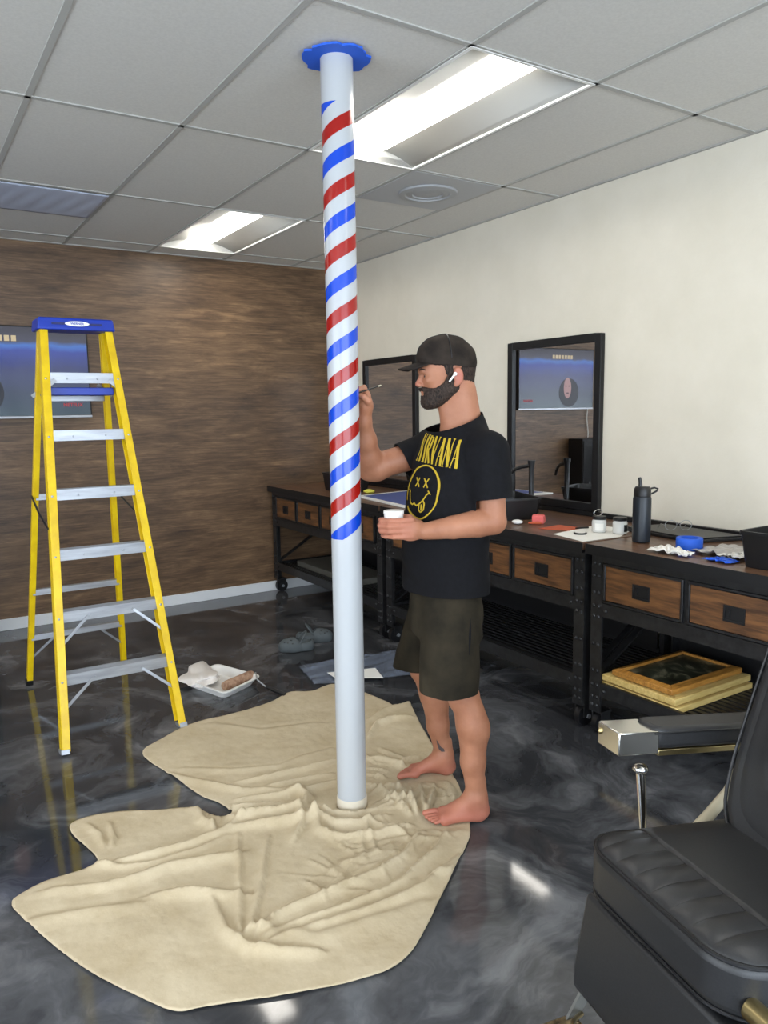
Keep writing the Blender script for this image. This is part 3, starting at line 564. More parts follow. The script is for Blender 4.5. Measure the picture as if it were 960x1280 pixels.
# ------------------------------------------------------------------ SDF body tools
class Field:
    def __init__(s, lo, hi, h):
        s.lo = np.array(lo, float); s.h = h; s.n = np.ceil((np.array(hi)-s.lo)/h).astype(int)+1; s.F = np.full(tuple(s.n), .05, np.float32)
    def _sub(s, lo, hi):
        a = np.clip(np.floor((np.array(lo)-s.lo)/s.h).astype(int), 0, s.n-1); b = np.clip(np.ceil((np.array(hi)-s.lo)/s.h).astype(int)+1, 1, s.n)
        sl = tuple(slice(i, j) for i, j in zip(a, b)); g = [s.lo[k]+s.h*np.arange(a[k], b[k]) for k in range(3)]
        X, Y, Z = np.meshgrid(*g, indexing='ij', sparse=True); return sl, X, Y, Z
    def _mix(s, sl, d, k, sub=False):
        f = s.F[sl]; d = d.astype(np.float32)
        if sub: d = -d; h = np.clip(.5+.5*(d-f)/k, 0, 1) if k > 0 else (d > f)*1.; s.F[sl] = f*(1-h)+d*h+k*h*(1-h); return
        if k <= 0: s.F[sl] = np.minimum(f, d); return
        h = np.clip(.5+.5*(f-d)/k, 0, 1); s.F[sl] = f*(1-h)+d*h-k*h*(1-h)
    def cone(s, a, b, r1, r2, k=.015, sub=False):
        a, b = np.array(a, float), np.array(b, float); m = max(r1, r2)+.05
        sl, X, Y, Z = s._sub(np.minimum(a, b)-m, np.maximum(a, b)+m); d = b-a; L = d@d
        t = np.clip(((X-a[0])*d[0]+(Y-a[1])*d[1]+(Z-a[2])*d[2])/max(L, 1e-9), 0, 1)
        q = np.sqrt((X-a[0]-t*d[0])**2+(Y-a[1]-t*d[1])**2+(Z-a[2]-t*d[2])**2)-(r1+(r2-r1)*t); s._mix(sl, q, k, sub)
    def chain(s, pts, rs, k=.012):
        for i in range(len(pts)-1): s.cone(pts[i], pts[i+1], rs[i], rs[i+1], k)
    def ell(s, c, r, ax=None, k=.015, sub=False):
        """ax: rows = local axes"""
        c = np.array(c, float); r = np.array(r, float); A = np.eye(3) if ax is None else np.array(ax, float); m = r.max()+.05
        sl, X, Y, Z = s._sub(c-m, c+m); X, Y, Z = X-c[0], Y-c[1], Z-c[2]
        u = [(A[i, 0]*X+A[i, 1]*Y+A[i, 2]*Z) for i in range(3)]
        k0 = np.sqrt(sum((u[i]/r[i])**2 for i in range(3))); k1 = np.sqrt(sum((u[i]/r[i]**2)**2 for i in range(3)))+1e-6
        s._mix(sl, k0*(k0-1)/k1, k, sub)
    def loft(s, secs, ang, k=.02):
        """secs: (z, cs, ct, half lateral, half depth); lateral axis (sin ang, cos ang), forward (-cos ang, sin ang)"""
        secs = sorted(secs); z = np.array([q[0] for q in secs]); m = .35
        cx = [q[1] for q in secs]; cy = [q[2] for q in secs]
        sl, X, Y, Z = s._sub((min(cx)-m, min(cy)-m, z[0]-.06), (max(cx)+m, max(cy)+m, z[-1]+.06))
        I = [np.interp(Z, z, [q[j] for q in secs]) for j in range(1, 5)]
        x, y = X-I[0], Y-I[1]; l = x*math.sin(ang)+y*math.cos(ang); f = -x*math.cos(ang)+y*math.sin(ang)
        k0 = np.sqrt((l/I[2])**2+(f/I[3])**2); k1 = np.sqrt((l/I[2]**2)**2+(f/I[3]**2)**2)+1e-6
        d = np.maximum(k0*(k0-1)/k1, np.maximum(z[0]-Z, Z-z[-1])); s._mix(sl, np.broadcast_to(d, np.broadcast_shapes(X.shape, Y.shape, Z.shape)), k)
    def noise(s, fn, lo=None, hi=None):
        sl, X, Y, Z = s._sub(s.lo if lo is None else lo, s.lo+s.n*s.h if hi is None else hi); s.F[sl] += fn(X, Y, Z).astype(np.float32)
    def mesh(s):
        F = s.F; n = F.shape; I = (F < 0); cnt = np.zeros(tuple(x-1 for x in n), np.int8)
        for i in (0, 1):
            for j in (0, 1):
                for k in (0, 1): cnt += I[i:n[0]-1+i, j:n[1]-1+j, k:n[2]-1+k]
        act = np.argwhere((cnt > 0) & (cnt < 8)); fl = np.ravel_multi_index(act.T, cnt.shape)
        acc = np.zeros((len(act), 3)); w = np.zeros(len(act)); cr = [(i, j, k) for i in (0, 1) for j in (0, 1) for k in (0, 1)]
        val = {c: F[act[:, 0]+c[0], act[:, 1]+c[1], act[:, 2]+c[2]].astype(float) for c in cr}
        for c in cr:
            for ax in range(3):
                if c[ax]: continue
                e = list(c); e[ax] = 1; e = tuple(e); a, b = val[c], val[e]; m = (a < 0) != (b < 0); t = np.where(m, a/np.where(a-b == 0, 1, a-b), 0)
                p = np.tile(np.array(c, float), (len(act), 1)); p[:, ax] += t; acc[m] += p[m]; w += m
        V = s.lo+s.h*(act+acc/w[:, None]); Q = []
        for ax in range(3):
            o1, o2 = [(1, 2), (2, 0), (0, 1)][ax]; sl0 = [slice(1, -1)]*3; sl1 = [slice(1, -1)]*3; sl0[ax] = slice(0, -1); sl1[ax] = slice(1, None)
            A, B = I[tuple(sl0)], I[tuple(sl1)]; off = np.array([1, 1, 1]); off[ax] = 0
            E = np.argwhere(A != B)+off; ins = I[E[:, 0], E[:, 1], E[:, 2]]
            ids = []
            for d1, d2 in ((-1, -1), (0, -1), (0, 0), (-1, 0)):
                c = E.copy(); c[:, o1] += d1; c[:, o2] += d2
                ids.append(np.searchsorted(fl, np.ravel_multi_index(c.T, cnt.shape)))
            q = np.stack(ids, 1); q[~ins] = q[~ins][:, ::-1]; Q.append(q)
        return V, np.vstack(Q)
MO = Vector((1.82, 2.33, 0)); SV = Vector((math.cos(YAW), -math.sin(YAW), 0)); TV = Vector((-math.sin(YAW), -math.cos(YAW), 0))
def L2W(p): return MO+SV*p[0]+TV*p[1]+Vector((0, 0, p[2]))
def w2l(q):
    q = q-MO; return (q.dot(SV), q.dot(TV), q.z)
def np_obj(name, V, Q, m, parent, smooth_it=0, cuts=(), solid=0):
    """V in (s,t,z) body space. cuts: (point, normal, region) in body space: remove faces on the positive side inside region"""
    W = np.array(MO)+V[:, :1]*np.array(SV)+V[:, 1:2]*np.array(TV)+V[:, 2:]*np.array([0, 0, 1.])-np.array(wloc(parent))
    me = bpy.data.meshes.new(name); Q = Q[:, ::-1]      # s,t,z frame is left-handed
    me.vertices.add(len(W)); me.vertices.foreach_set('co', W.ravel()); me.loops.add(Q.size); me.loops.foreach_set('vertex_index', Q.ravel().astype(np.int32))
    me.polygons.add(len(Q)); me.polygons.foreach_set('loop_start', np.arange(0, Q.size, 4, dtype=np.int32)); me.polygons.foreach_set('loop_total', np.full(len(Q), 4, np.int32)); me.update(calc_edges=True)
    if cuts:
        bm = bmesh.new(); bm.from_mesh(me); base = wloc(parent)
        for pt, nr, rad in cuts:
            c = L2W(pt)-base; n = (SV*nr[0]+TV*nr[1]+Vector((0, 0, nr[2]))).normalized()
            inreg = (lambda q: (q-c).length < rad) if not callable(rad) else (lambda q: rad(w2l(q+base)))
            fs = [f for f in bm.faces if inreg(f.calc_center_median())]
            ge = set(fs)
            for f in fs: ge.update(f.edges); ge.update(f.verts)
            bmesh.ops.bisect_plane(bm, geom=list(ge), plane_co=c, plane_no=n, clear_outer=False, dist=1e-5)
            dead = [f for f in bm.faces if inreg(f.calc_center_median()) and (f.calc_center_median()-c).dot(n) > 0]
            bmesh.ops.delete(bm, geom=dead, context='FACES')
        bm.to_mesh(me); bm.free()
    me.polygons.foreach_set('use_smooth', np.ones(len(me.polygons), bool)); me.materials.append(MT[m] if isinstance(m, str) else m)
    o = bpy.data.objects.new(name, me); COL.objects.link(o); o.parent = parent
    if smooth_it: md = o.modifiers.new('sm', 'SMOOTH'); md.iterations = smooth_it; md.factor = .5
    if solid: md = o.modifiers.new('so', 'SOLIDIFY'); md.thickness = solid; md.offset = -1
    return o
HA = math.radians(9); HF = np.array([-math.cos(HA), math.sin(HA), 0]); HL = np.array([math.sin(HA), math.cos(HA), 0])
# head tilted a little forward
PT = math.radians(5); HU = np.array([0, 0, 1.])*math.cos(PT)+HF*math.sin(PT); HFt = HF*math.cos(PT)-np.array([0, 0, 1.])*math.sin(PT)
HC = np.array([-.036, 0, 1.722]); HAX = [HFt, HL, HU]
def H(f, l, u): return HC+HFt*f+HL*l+HU*u
def head(F, g=0.0):
    F.ell(H(-.006, 0, .012), (.100+g, .078+g, .092+g), HAX, .01)          # cranium
    F.ell(H(.045, 0, -.03), (.056+g, .060+g, .085+g), HAX, .03)        # face
    F.ell(H(.030, 0, -.088), (.052+g, .052+g, .045+g), HAX, .03)       # jaw
    F.cone(H(.078, -.012, -.122), H(.078, .012, -.122), .020+g, .020+g, .02)     # chin
    F.cone(H(-.010, .050, -.080), H(.060, .026, -.118), .016+g, .016+g, .02); F.cone(H(-.010, -.050, -.080), H(.060, -.026, -.118), .016+g, .016+g, .02)
def head_detail(F):
    F.cone(H(.093, -.026, -.004), H(.093, .026, -.004), .011, .010, .014)    # brow
    F.cone(H(.094, 0, -.018), H(.113, 0, -.052), .0075, .0115, .010)        # nose
    F.ell(H(.107, .011, -.057), (.010, .0065, .0075), HAX, .006); F.ell(H(.107, -.011, -.057), (.010, .0065, .0075), HAX, .006)
    for s in (-1, 1):
        F.ell(H(.101, s*.031, -.025), (.012, .015, .0100), HAX, .008, True)         # eye socket
        F.ell(H(.080, s*.031, -.0225), (.0130, .0140, .0100), HAX, .003); F.ell(H(.079, s*.031, -.034), (.0130, .0140, .0080), HAX, .003)
        F.ell(H(.072, s*.042, -.042), (.020, .016, .016), HAX, .015)         # cheek
        # ear
        F.ell(H(-.024, s*.080, -.038), (.020, .009, .033), HAX, .006); F.ell(H(-.018, s*.091, -.034), (.011, .005, .019), HAX, .004, True)
        F.ell(H(-.014, s*.078, -.068), (.010, .007, .010), HAX, .006)
    F.cone(H(.095, -.016, -.081), H(.095, .016, -.081), .0088, .0085, .008)  # lips
    F.cone(H(.093, -.014, -.094), H(.093, .014, -.094), .0085, .0085, .008)
    F.cone(H(.106, -.024, -.0875), H(.106, .024, -.0875), .0022, .0022, .003, True)
person = thing('person', 'bearded man in black cap and T-shirt painting the striped pole', 'person', (MO.x, MO.y, 0))
TA = math.radians(35); TF = np.array([-math.cos(TA), math.sin(TA), 0]); TL = np.array([math.sin(TA), math.cos(TA), 0])
NSH, NEL, NWR = (.104, .150, 1.405), (.118, .195, 1.158), (-.128, .205, 1.128)
FSH, FEL, FWR = (-.105, -.150, 1.395), (-.335, -.115, 1.335), (-.352, -.010, 1.520)
FH = (-.343, .015, 1.60)
def body():
    F = Field((-.50, -.36, -.01), (.26, .36, 1.86), .0034)
    head(F); 
    F.cone((.022, 0, 1.46), (.008, 0, 1.62), .066, .056, .035); F.cone((-.01, .0, 1.50), (-.030, .0, 1.60), .045, .036, .03); F.cone((.056, .0, 1.50), (.034, .0, 1.63), .040, .034, .03)
    F.cone((.045, 0, 1.48), (.018, 0, 1.66), .048, .046, .03)
    F.cone((.02, .02, 1.455), (.090, .120, 1.405), .045, .050, .04); F.cone((.01, -.02, 1.455), (-.090, -.120, 1.40), .045, .050, .04)
    F.loft([(.84, -.035, 0, .13, .09), (1.0, -.045, 0, .145, .105), (1.15, -.03, 0, .16, .11), (1.32, -.01, 0, .165, .095), (1.42, .0, 0, .13, .065), (1.48, .01, 0, .06, .05)], TA, .03)
    head_detail(F)
    # near (left) arm
    e = np.array(NEL); w = np.array(NWR); F.cone(NSH, e, .055, .047, .03); d = w-e
    F.chain([e, e+d*.22+[0, 0, .002], e+d*.6, w], [.047, .051, .042, .031], .006)
    # near hand around a small tub
    k0 = w+np.array([-.010, -.006, 0]); pc = w+np.array([-.055, -.012, .002])
    F.ell(pc, (.052, .018, .040), None, .018)
    for i in range(4):
        z = 1.166-.0195*i; L = (.0, .006, .002, -.012)[i]; r = (.0098, .0102, .0098, .0088)[i]
        pts = [(-.178, .197, z+.002), (-.216-L*.3, .2005, z), (-.256-L, .1945, z-.001), (-.287-L, .170, z-.002), (-.291-L*.6, .142, z-.003), (-.276, .118, z-.003)]
        F.chain(pts, [r*1.25, r*1.1, r, r*.98, r*.92, r*.82], .0035)
    F.chain([(-.150, .180, 1.150), (-.185, .140, 1.165), (-.222, .108, 1.170), (-.258, .097, 1.168)], [.016, .0145, .0125, .011], .01)
    # far (right) arm, raised to the pole
    e = np.array(FEL); w = np.array(FWR); d = w-e; F.cone(FSH, e+[.02, 0, .005], .056, .052, .03); F.cone(e+[.03, 0, .0], e, .052, .046, .02)
    F.chain([e, e+d*.25, e+d*.62, w], [.046, .050, .040, .029], .02)
    hc = np.array(FH); F.cone(w, hc+[-.002, -.004, -.02], .028, .030, .02); F.ell(hc+[0, -.006, -.012], (.026, .034, .040), None, .015)
    fk = [(.006, .018), (.004, .004), (.0, -.012), (-.002, -.026)]
    for i, (a, b) in enumerate(fk):
        p0 = hc+[.012, b-.012, .020-.005*i]; 
        tip = hc+[-.030+.004*i, .026-.008*i, .024-.015*i]
        mid = hc+[-.004, b+.004, .050-.010*i]; m2 = hc+[-.022, b+.012, .044-.013*i]
        F.chain([p0, mid, m2, tip], [.0105, .0098, .009, .0078], .004)
    F.chain([hc+[.016, .012, -.022], hc+[.012, .034, -.002], hc+[-.004, .042, .014], hc+[-.022, .036, .022]], [.014, .012, .0105, .009], .006)
    # legs
    F.chain([(-.03, .075, .88), (-.022, .115, .70), (.010, .150, .50)], [.070, .070, .057], .03); F.chain([(-.05, -.075, .88), (-.082, -.12, .70), (-.112, -.165, .50)], [.070, .070, .056], .03)
    def leg(kn, an, heel, toe, side):
        kn, an, heel, toe = map(np.array, (kn, an, heel, toe)); fd = (toe-heel); fd[2] = 0; fl = np.linalg.norm(fd); fd = fd/fl; lat = np.array([-fd[1], fd[0], 0])
        if lat[1]*side < 0: lat = -lat                 # lateral = outward
        F.chain([kn, kn*.72+an*.28-fd*.018, kn*.35+an*.65-fd*.004, an], [.055, .058, .044, .034], .025)
        F.ell(kn+fd*.035, (.026, .03, .035), None, .02)
        F.cone(kn*.88+an*.12-fd*.022+lat*.006, kn*.66+an*.34-fd*.032+lat*.006, .036, .034, .03); F.cone(kn*.66+an*.34-fd*.032, kn*.40+an*.60-fd*.014, .034, .022, .03)
        F.cone(an-fd*.022+[0, 0, .06], heel+fd*.016+[0, 0, .03], .014, .022, .02)
        F.ell(heel+fd*.026+[0, 0, .026], (.031, .031, .028), None, .02)
        F.cone(an+[0, 0, -.01], heel+fd*.035+[0, 0, .036], .036, .032, .025)
        B = heel+fd*(fl*.70); 
        F.cone(an+fd*.012+[0, 0, -.016], B-lat*.016+[0, 0, .022], .032, .018, .035)
        F.cone(an-[0, 0, .03], B+lat*.020+[0, 0, .017], .026, .0145, .03)
        F.cone(heel+fd*.04+lat*.012+[0, 0, .016], B+lat*.025+[0, 0, .014], .017, .013, .03)
        F.cone(B-lat*.030+[0, 0, .018], B+lat*.028+[0, 0, .013], .018, .013, .02)
        for i, (lo_, ln, r) in enumerate(((-.034, .062, .0130), (-.012, .060, .0092), (.003, .052, .0085), (.016, .043, .0080), (.029, .032, .0078))):
            a = B+lat*lo_+fd*.004+[0, 0, r+.004]; b_ = B+lat*(lo_*1.05)+fd*ln+[0, 0, r+.0005]; m = (a+b_)/2+[0, 0, .004]; F.chain([a, m, b_+fd*.004], [r*1.0, r*.86, r*.95], .0018)
        F.ell((an+lat*.030+[0, 0, .0]), (.012, .012, .012), None, .012); F.ell((an-lat*.030+[0, 0, .006]), (.012, .012, .012), None, .012)
    leg((.018, .160, .475), (.056, .188, .098), (.098, .187, .012), (-.138, .211, .012), 1)
    leg((-.116, -.168, .475), (-.040, -.172, .098), (.004, -.184, .010), (-.238, -.162, .010), -1)
    return F.mesh()
sk = mat('skin', (.5, .3, .22), .5, spec=.35); nt = sk.node_tree; b = nt.nodes['Principled BSDF']; b.inputs['Subsurface Weight'].default_value = .12; b.inputs['Subsurface Radius'].default_value = (.02, .008, .004); b.inputs['Subsurface Scale'].default_value = .3
noisy(sk, srgb(156, 104, 78), srgb(176, 122, 94), ns=9, detail=8, bump=.08, bdist=.002); b.inputs['Roughness'].default_value = .5
MT['skin'] = sk
V, Q = body(); bo = np_obj('body', V, Q, 'skin', person, 1)
# second skin tone by region: feet and hands pinker -> painted as mesh attribute (belongs to the body itself)
ca = bo.data.color_attributes.new('tone', 'FLOAT_COLOR', 'POINT'); z = V[:, 2]; tn = np.clip((.13-z)/.09, 0, 1)*.55
tn = np.maximum(tn, np.clip((-.16-V[:, 0])/.03, 0, 1)*(z > 1.05)*(z < 1.2)*.3); tn = np.maximum(tn, np.clip((np.hypot(V[:, 0]+.06, 0) < .0)*1., 0, 1))
ear = np.exp(-(np.linalg.norm(V-np.array(H(-.024, .085, -.04)), axis=1)/.03)**2); tn = np.maximum(tn, ear*.8)
nose = np.exp(-(np.linalg.norm(V-np.array(H(.118, 0, -.052)), axis=1)/.018)**2); tn = np.maximum(tn, nose*.5)
cc = np.ones((len(V), 4)); cc[:, 0] = tn; ca.data.foreach_set('color', cc.ravel())
at_ = nt.nodes.new('ShaderNodeAttribute'); at_.attribute_name = 'tone'; mx = nt.nodes.new('ShaderNodeMix'); mx.data_type = 'RGBA'; sp = nt.nodes.new('ShaderNodeSeparateColor')
nt.links.new(at_.outputs['Color'], sp.inputs[0]); nt.links.new(sp.outputs[0], mx.inputs[0]); src = b.inputs['Base Color'].links[0].from_socket; nt.links.new(src, mx.inputs[6]); mx.inputs[7].default_value = (*srgb(182, 106, 92), 1); nt.links.new(mx.outputs[2], b.inputs['Base Color'])
# eyes, brows, beard, hair
for s in (-1, 1):
    ey = MB().ball(L2W(H(.0825, s*.032, -.0265)), .0115, 16).build('eye', mat('eye_white', srgb(150, 136, 128), .3), person, smooth=True)
    MB().ball(L2W(H(.0905, s*.0335, -.0270)), (.0050, .0050, .0050), 10).build('iris', 'piping', ey, smooth=True)
    MB().tube([L2W(H(.103, s*.013, -.004)), L2W(H(.101, s*.030, .001)), L2W(H(.090, s*.046, -.004))], [.0035, .004, .002], 8).build('eyebrow', 'hair', person, smooth=True)
def hairpart(name, region, grow, h=.003):
    F = Field(tuple(HC+[-.16, -.13, -.19]), tuple(HC+[.14, .13, .14]), h); head(F, grow)
    if name == 'hair': F.cone((.040, 0, 1.60), (.020, 0, 1.70), .037, .048, .03)
    if name == 'beard': F.cone(H(.098, -.020, -.072), H(.098, .020, -.072), .0105, .0105, .006)
    G = Field(tuple(HC+[-.16, -.13, -.19]), tuple(HC+[.14, .13, .14]), h); region(G)
    F.F = np.maximum(F.F, G.F)
    F.noise(lambda X, Y, Z: .0011*np.sin(X*900+np.sin(Z*300)*2)*np.sin(Y*800+Z*260)+.0011*np.sin(Z*620+X*500+2*np.sin(Y*400)))
    V, Q = F.mesh(); return np_obj(name, V, Q, 'hair', person)
def loc_field(G, fn):
    X, Y, Z = [G.lo[k]+G.h*np.arange(G.n[k]).reshape([-1 if q == k else 1 for q in range(3)]) for k in range(3)]
    X, Y, Z = X-HC[0], Y-HC[1], Z-HC[2]; f, l, u = [(A[0]*X+A[1]*Y+A[2]*Z) for A in HAX]; G.F[:] = fn(f, l, u)
def beard_reg(G):
    def fn(f, l, u):
        top = np.interp(f, [-.03, .004, .012, .030, .060, .082, .095, .13], [.02, .02, -.030, -.058, -.074, -.072, -.066, -.066])
        bot = np.interp(f, [-.05, .0, .03, .06, .10], [-.085, -.118, -.138, -.150, -.152])
        d = np.maximum(np.maximum(u-top, bot-u), -(f+.006+.9*np.clip(-u-.03, 0, .035)))
        lip = np.sqrt(((l)/.024)**2+((u+.088)/.0105)**2)-1
        return np.maximum(d, np.where(f > .07, -lip*.01, -1.))
    loc_field(G, fn)
hairpart('beard', beard_reg, .0100)
def hair_reg(G):
    G.ell(H(-.076, 0, -.040), (.058, .110, .070), HAX, .01); G.ell(H(-.02, 0, .04), (.13, .12, .05), HAX, .01)
    for s in (-1, 1): G.cone(H(.014, s*.078, .02), H(.008, s*.078, -.025), .015, .012, .008); G.ell(H(-.022, s*.086, -.04), (.027, .028, .040), HAX, .006, True)
    G.ell((.052, 0, 1.665), (.045, .075, .062), None, .01)
hairpart('hair', hair_reg, .0055)
# earbud
eb = MB().ball(L2W(H(-.010, .090, -.030)), .0075, 12).tube([L2W(H(-.009, .094, -.030)), L2W(H(.016, .095, -.056))], [.0042, .0034], 10)
eb.build('earbud', 'white', person, smooth=True)['label'] = 'small white wireless earbud'
# cap
C0 = H(-.008, 0, .016)
def capF():
    F = Field(tuple(HC+[-.18, -.15, -.12]), tuple(HC+[.16, .15, .16]), .0034)
    F.ell(C0, (.112, .090, .100), HAX, .0); F.ell(H(.01, 0, .045), (.098, .083, .074), HAX, .02)
    F.noise(lambda X, Y, Z: .0012*np.sin(X*70+Z*60)*np.sin(Z*90-X*30)); return F.mesh()
V, Q = capF()
tilt = math.radians(7); cn = -(HU*math.cos(tilt)+HFt*-math.sin(tilt)*-1)
cpn = -(HU*math.cos(.16)-HFt*math.sin(.16))
cp = np_obj('cap', V, Q, 'cap', person, 1, [(tuple(H(0, 0, .003)), tuple(cpn), .3)], .004)
def brim(u, v):
    a = (u-.5)*2.0; L = .094*v; l = .074*math.sin(a*1.02)*(1-.06*v); f = .080*math.cos(a*.95)+L*math.cos(a*.55)*1.12-.002; 
    return L2W(H(f, l, .034-.26*L-2.6*l*l))
br = MB().grid(28, 10, brim).build('brim', 'cap', cp, smooth=True, solid=.004)
MB().ball(L2W(H(0, 0, .119)), (.007, .007, .004), 12).build('cap_button', 'cap', cp, smooth=True)
cbv = BVHTree.FromPolygons([v.co+wloc(cp) for v in cp.data.vertices], [tuple(p.vertices) for p in cp.data.polygons])
def capcurve(dirs, r, name, m):
    o = L2W(H(-.01, 0, .01)); pts = []
    for d in dirs:
        w = L2W(H(-.01+d[0], d[1], .01+d[2]))-o; h_ = cbv.ray_cast(o, w.normalized())
        if h_[0]: pts.append(h_[0]+w.normalized()*.0008)
    MB().tube(pts, r, 8).build(name, m, cp, smooth=True)
for s_ in (-1, 1): capcurve([(.01+.25*math.sin(a)*math.sin(math.radians(16)), s_*math.sin(a), math.cos(a)) for a in np.linspace(0, 1.35, 14)], .0022, 'seam', 'piping')
capcurve([(math.sin(a), 0, math.cos(a)) for a in np.linspace(0, 1.2, 14)], .0016, 'seam', 'piping')
pts = MB()
for i in range(4): pts.ball(L2W(H(.0925, -.008+.018*i*.6, .071-.001*i)), .0035, 8)
pts.build('embroidery', mat('gold_thread', srgb(190, 140, 50), .6), cp)
# T-shirt
def fold(X, Y, Z, a, b, c, f, amp, seed):
    ph = X*a+Y*b+Z*c; return amp*np.sin(ph*f+1.8*np.sin(Z*9+seed+X*7)+seed)*(0.5+.5*np.sin(Z*13+Y*17+seed*2))
def shirt():
    F = Field((-.36, -.34, .80), (.30, .36, 1.62), .0042)
    F.loft([(.82, -.042, 0, .200, .150), (.90, -.042, 0, .199, .150), (1.0, -.045, 0, .192, .152), (1.12, -.038, 0, .192, .150), (1.25, -.022, 0, .204, .142), (1.36, -.008, 0, .205, .130), (1.43, .004, 0, .17, .118), (1.48, .010, 0, .112, .100), (1.54, .012, 0, .080, .080)], TA, .03)
    F.cone((.035, .03, 1.458), (.100, .148, 1.408), .066, .070, .05); F.cone((.0, -.03, 1.475), (-.085, -.125, 1.425), .066, .066, .05)
    F.cone((.030, 0, 1.46), (.022, 0, 1.53), .082, .074, .04)
    F.cone(NSH, (.118, .182, 1.20), .076, .079, .03); F.cone(FSH, (-.225, -.13, 1.360), .074, .068, .03)
    F.noise(lambda X, Y, Z: fold(X, Y, Z, .4, .6, 1, 42, .0028, 1)+fold(X, Y, Z, -.8, .3, .9, 60, .0016, 4)+fold(X, Y, Z, .2, .1, 1, 55, .003, 7)*np.clip((1.05-Z)/.1, 0, 1))
    return F.mesh()
SEC = [(.82, -.042, 0, .200, .150), (.90, -.042, 0, .199, .150), (1.0, -.045, 0, .192, .152), (1.12, -.038, 0, .192, .150), (1.25, -.022, 0, .204, .142), (1.36, -.008, 0, .205, .128), (1.43, .006, 0, .17, .10)]
def near_sleeve(q):
    z = min(max(q[2], .82), 1.43); I = [np.interp(z, [k[0] for k in SEC], [k[j] for k in SEC]) for j in range(1, 5)]
    x, y = q[0]-I[0], q[1]-I[1]; l = x*math.sin(TA)+y*math.cos(TA); f = -x*math.cos(TA)+y*math.sin(TA)
    return q[0] > .05 and math.hypot(q[0]-.114, q[1]-.18) < .12 and 1.06 < q[2] < 1.35 and math.hypot(l/I[2], f/I[3]) > 1.08
V, Q = shirt()
ts = np_obj('t_shirt', V, Q, 'fabric_black', person, 2, [((-.04, 0, .868), (.0, 0, -1), .6), ((.112, .178, 1.238), (.10, .1, -1), near_sleeve), ((-.203, -.135, 1.365), (-1, .25, -.42), .115), ((.022, .0, 1.523), (-.36, .13, 1.0), lambda q: q[2] > 1.43)], .004)
# print on the chest
tsw = wloc(ts); tm = ts.data; bvh = BVHTree.FromPolygons([v.co+tsw for v in tm.vertices], [tuple(p.vertices) for p in tm.polygons])
TFw = (SV*TF[0]+TV*TF[1]); TLw = (SV*TL[0]+TV*TL[1])
def chest(l, z, off=.0018, c=(-.03, 0)):
    base = MO+SV*c[0]+TV*c[1]+TLw*l+Vector((0, 0, z)); hit = bvh.ray_cast(base+TFw*.5, -TFw)
    return (hit[0]+hit[1].normalized()*off*(1 if hit[1].dot(TFw) > 0 else -1)) if hit[0] else base+TFw*.12
def strip(mb, a, b, w0, w1=None, n=6):
    w1 = w1 or w0; a = Vector(a); b = Vector(b); d = (b-a).normalized(); nn = Vector((-d.y, d.x)); vs = []; fs = []
    for i in range(n+1):
        t = i/n; p = a+(b-a)*t; w = w0+(w1-w0)*t
        for s in (-1, 0, 1): q = p+nn*w*.5*s; vs.append(chest(q.x, q.y))
    for i in range(n):
        for k in range(2): fs.append((i*3+k, i*3+k+1, i*3+4+k, i*3+3+k))
    mb.add(vs, fs)
lt = MB(); lh = .100; lw = .0275; x = -.066; TZ = 1.366; SK = -.10
def LT(p, q, wa, wb=None):
    strip(lt, (x+p[0]*lw, TZ+p[1]*lh+SK*(x+p[0]*lw)), (x+q[0]*lw, TZ+q[1]*lh+SK*(x+q[0]*lw)), wa, wb, 5)
for ch in 'NIRVANA':
    if ch == 'N': LT((.08, 0), (.08, 1), .0035); LT((.08, 1), (.85, 0), .010); LT((.85, 0), (.85, 1), .0035); LT((-.05, 1), (.25, 1), .003); LT((-.1, 0), (.25, 0), .003); LT((.68, 1), (1, 1), .003)
    if ch == 'I': LT((.5, 0), (.5, 1), .0105); LT((.25, 0), (.75, 0), .003); LT((.25, 1), (.75, 1), .003)
    if ch == 'R': LT((.2, 0), (.2, 1), .0100); LT((.2, .97), (.75, .93), .004); LT((.75, .95), (.8, .55), .008); LT((.8, .55), (.3, .5), .004); LT((.45, .5), (.92, 0), .009); LT((0, 0), (.42, 0), .003)
    if ch == 'V': LT((.12, 1), (.5, 0), .0100, .008); LT((.5, 0), (.88, 1), .0035); LT((-.02, 1), (.3, 1), .003); LT((.75, 1), (1, 1), .003)
    if ch == 'A': LT((.1, 0), (.5, 1), .0035); LT((.5, 1), (.88, 0), .0100); LT((.25, .33), (.75, .33), .003); LT((0, 0), (.2, 0), .003); LT((.72, 0), (1.04, 0), .003)
    x += lw*(1.17 if ch != 'I' else .95)
lt.build('shirt_lettering', 'print', ts, solid=.001)
sm = MB(); cz = 1.257; cl_ = -.005
ring = [(cl_+.098*math.cos(a)*(1+.05*math.sin(2*a)), cz+.098*math.sin(a)*(1-.06*math.cos(3*a))) for a in np.linspace(-2.45, 3.55, 44)]
for i in range(len(ring)-1): strip(sm, ring[i], ring[i+1], .0075+.002*math.sin(i*.4), None, 1)
for ex in (-.030, .026):
    strip(sm, (ex-.013, cz+.052), (ex+.013, cz+.018), .0055, None, 3); strip(sm, (ex+.013, cz+.052), (ex-.013, cz+.018), .0055, None, 3)
mo = [(-.078, cz+.0), (-.070, cz-.02), (-.060, cz-.045), (-.042, cz-.050), (-.028, cz-.044), (-.012, cz-.052), (.004, cz-.044), (.020, cz-.030), (.036, cz-.008), (.050, cz+.0)]
for i in range(len(mo)-1): strip(sm, mo[i], mo[i+1], .0055, None, 2)
strip(sm, (-.086, cz+.005), (-.070, cz-.006), .005, None, 2); strip(sm, (.043, cz+.008), (.058, cz-.006), .005, None, 2)
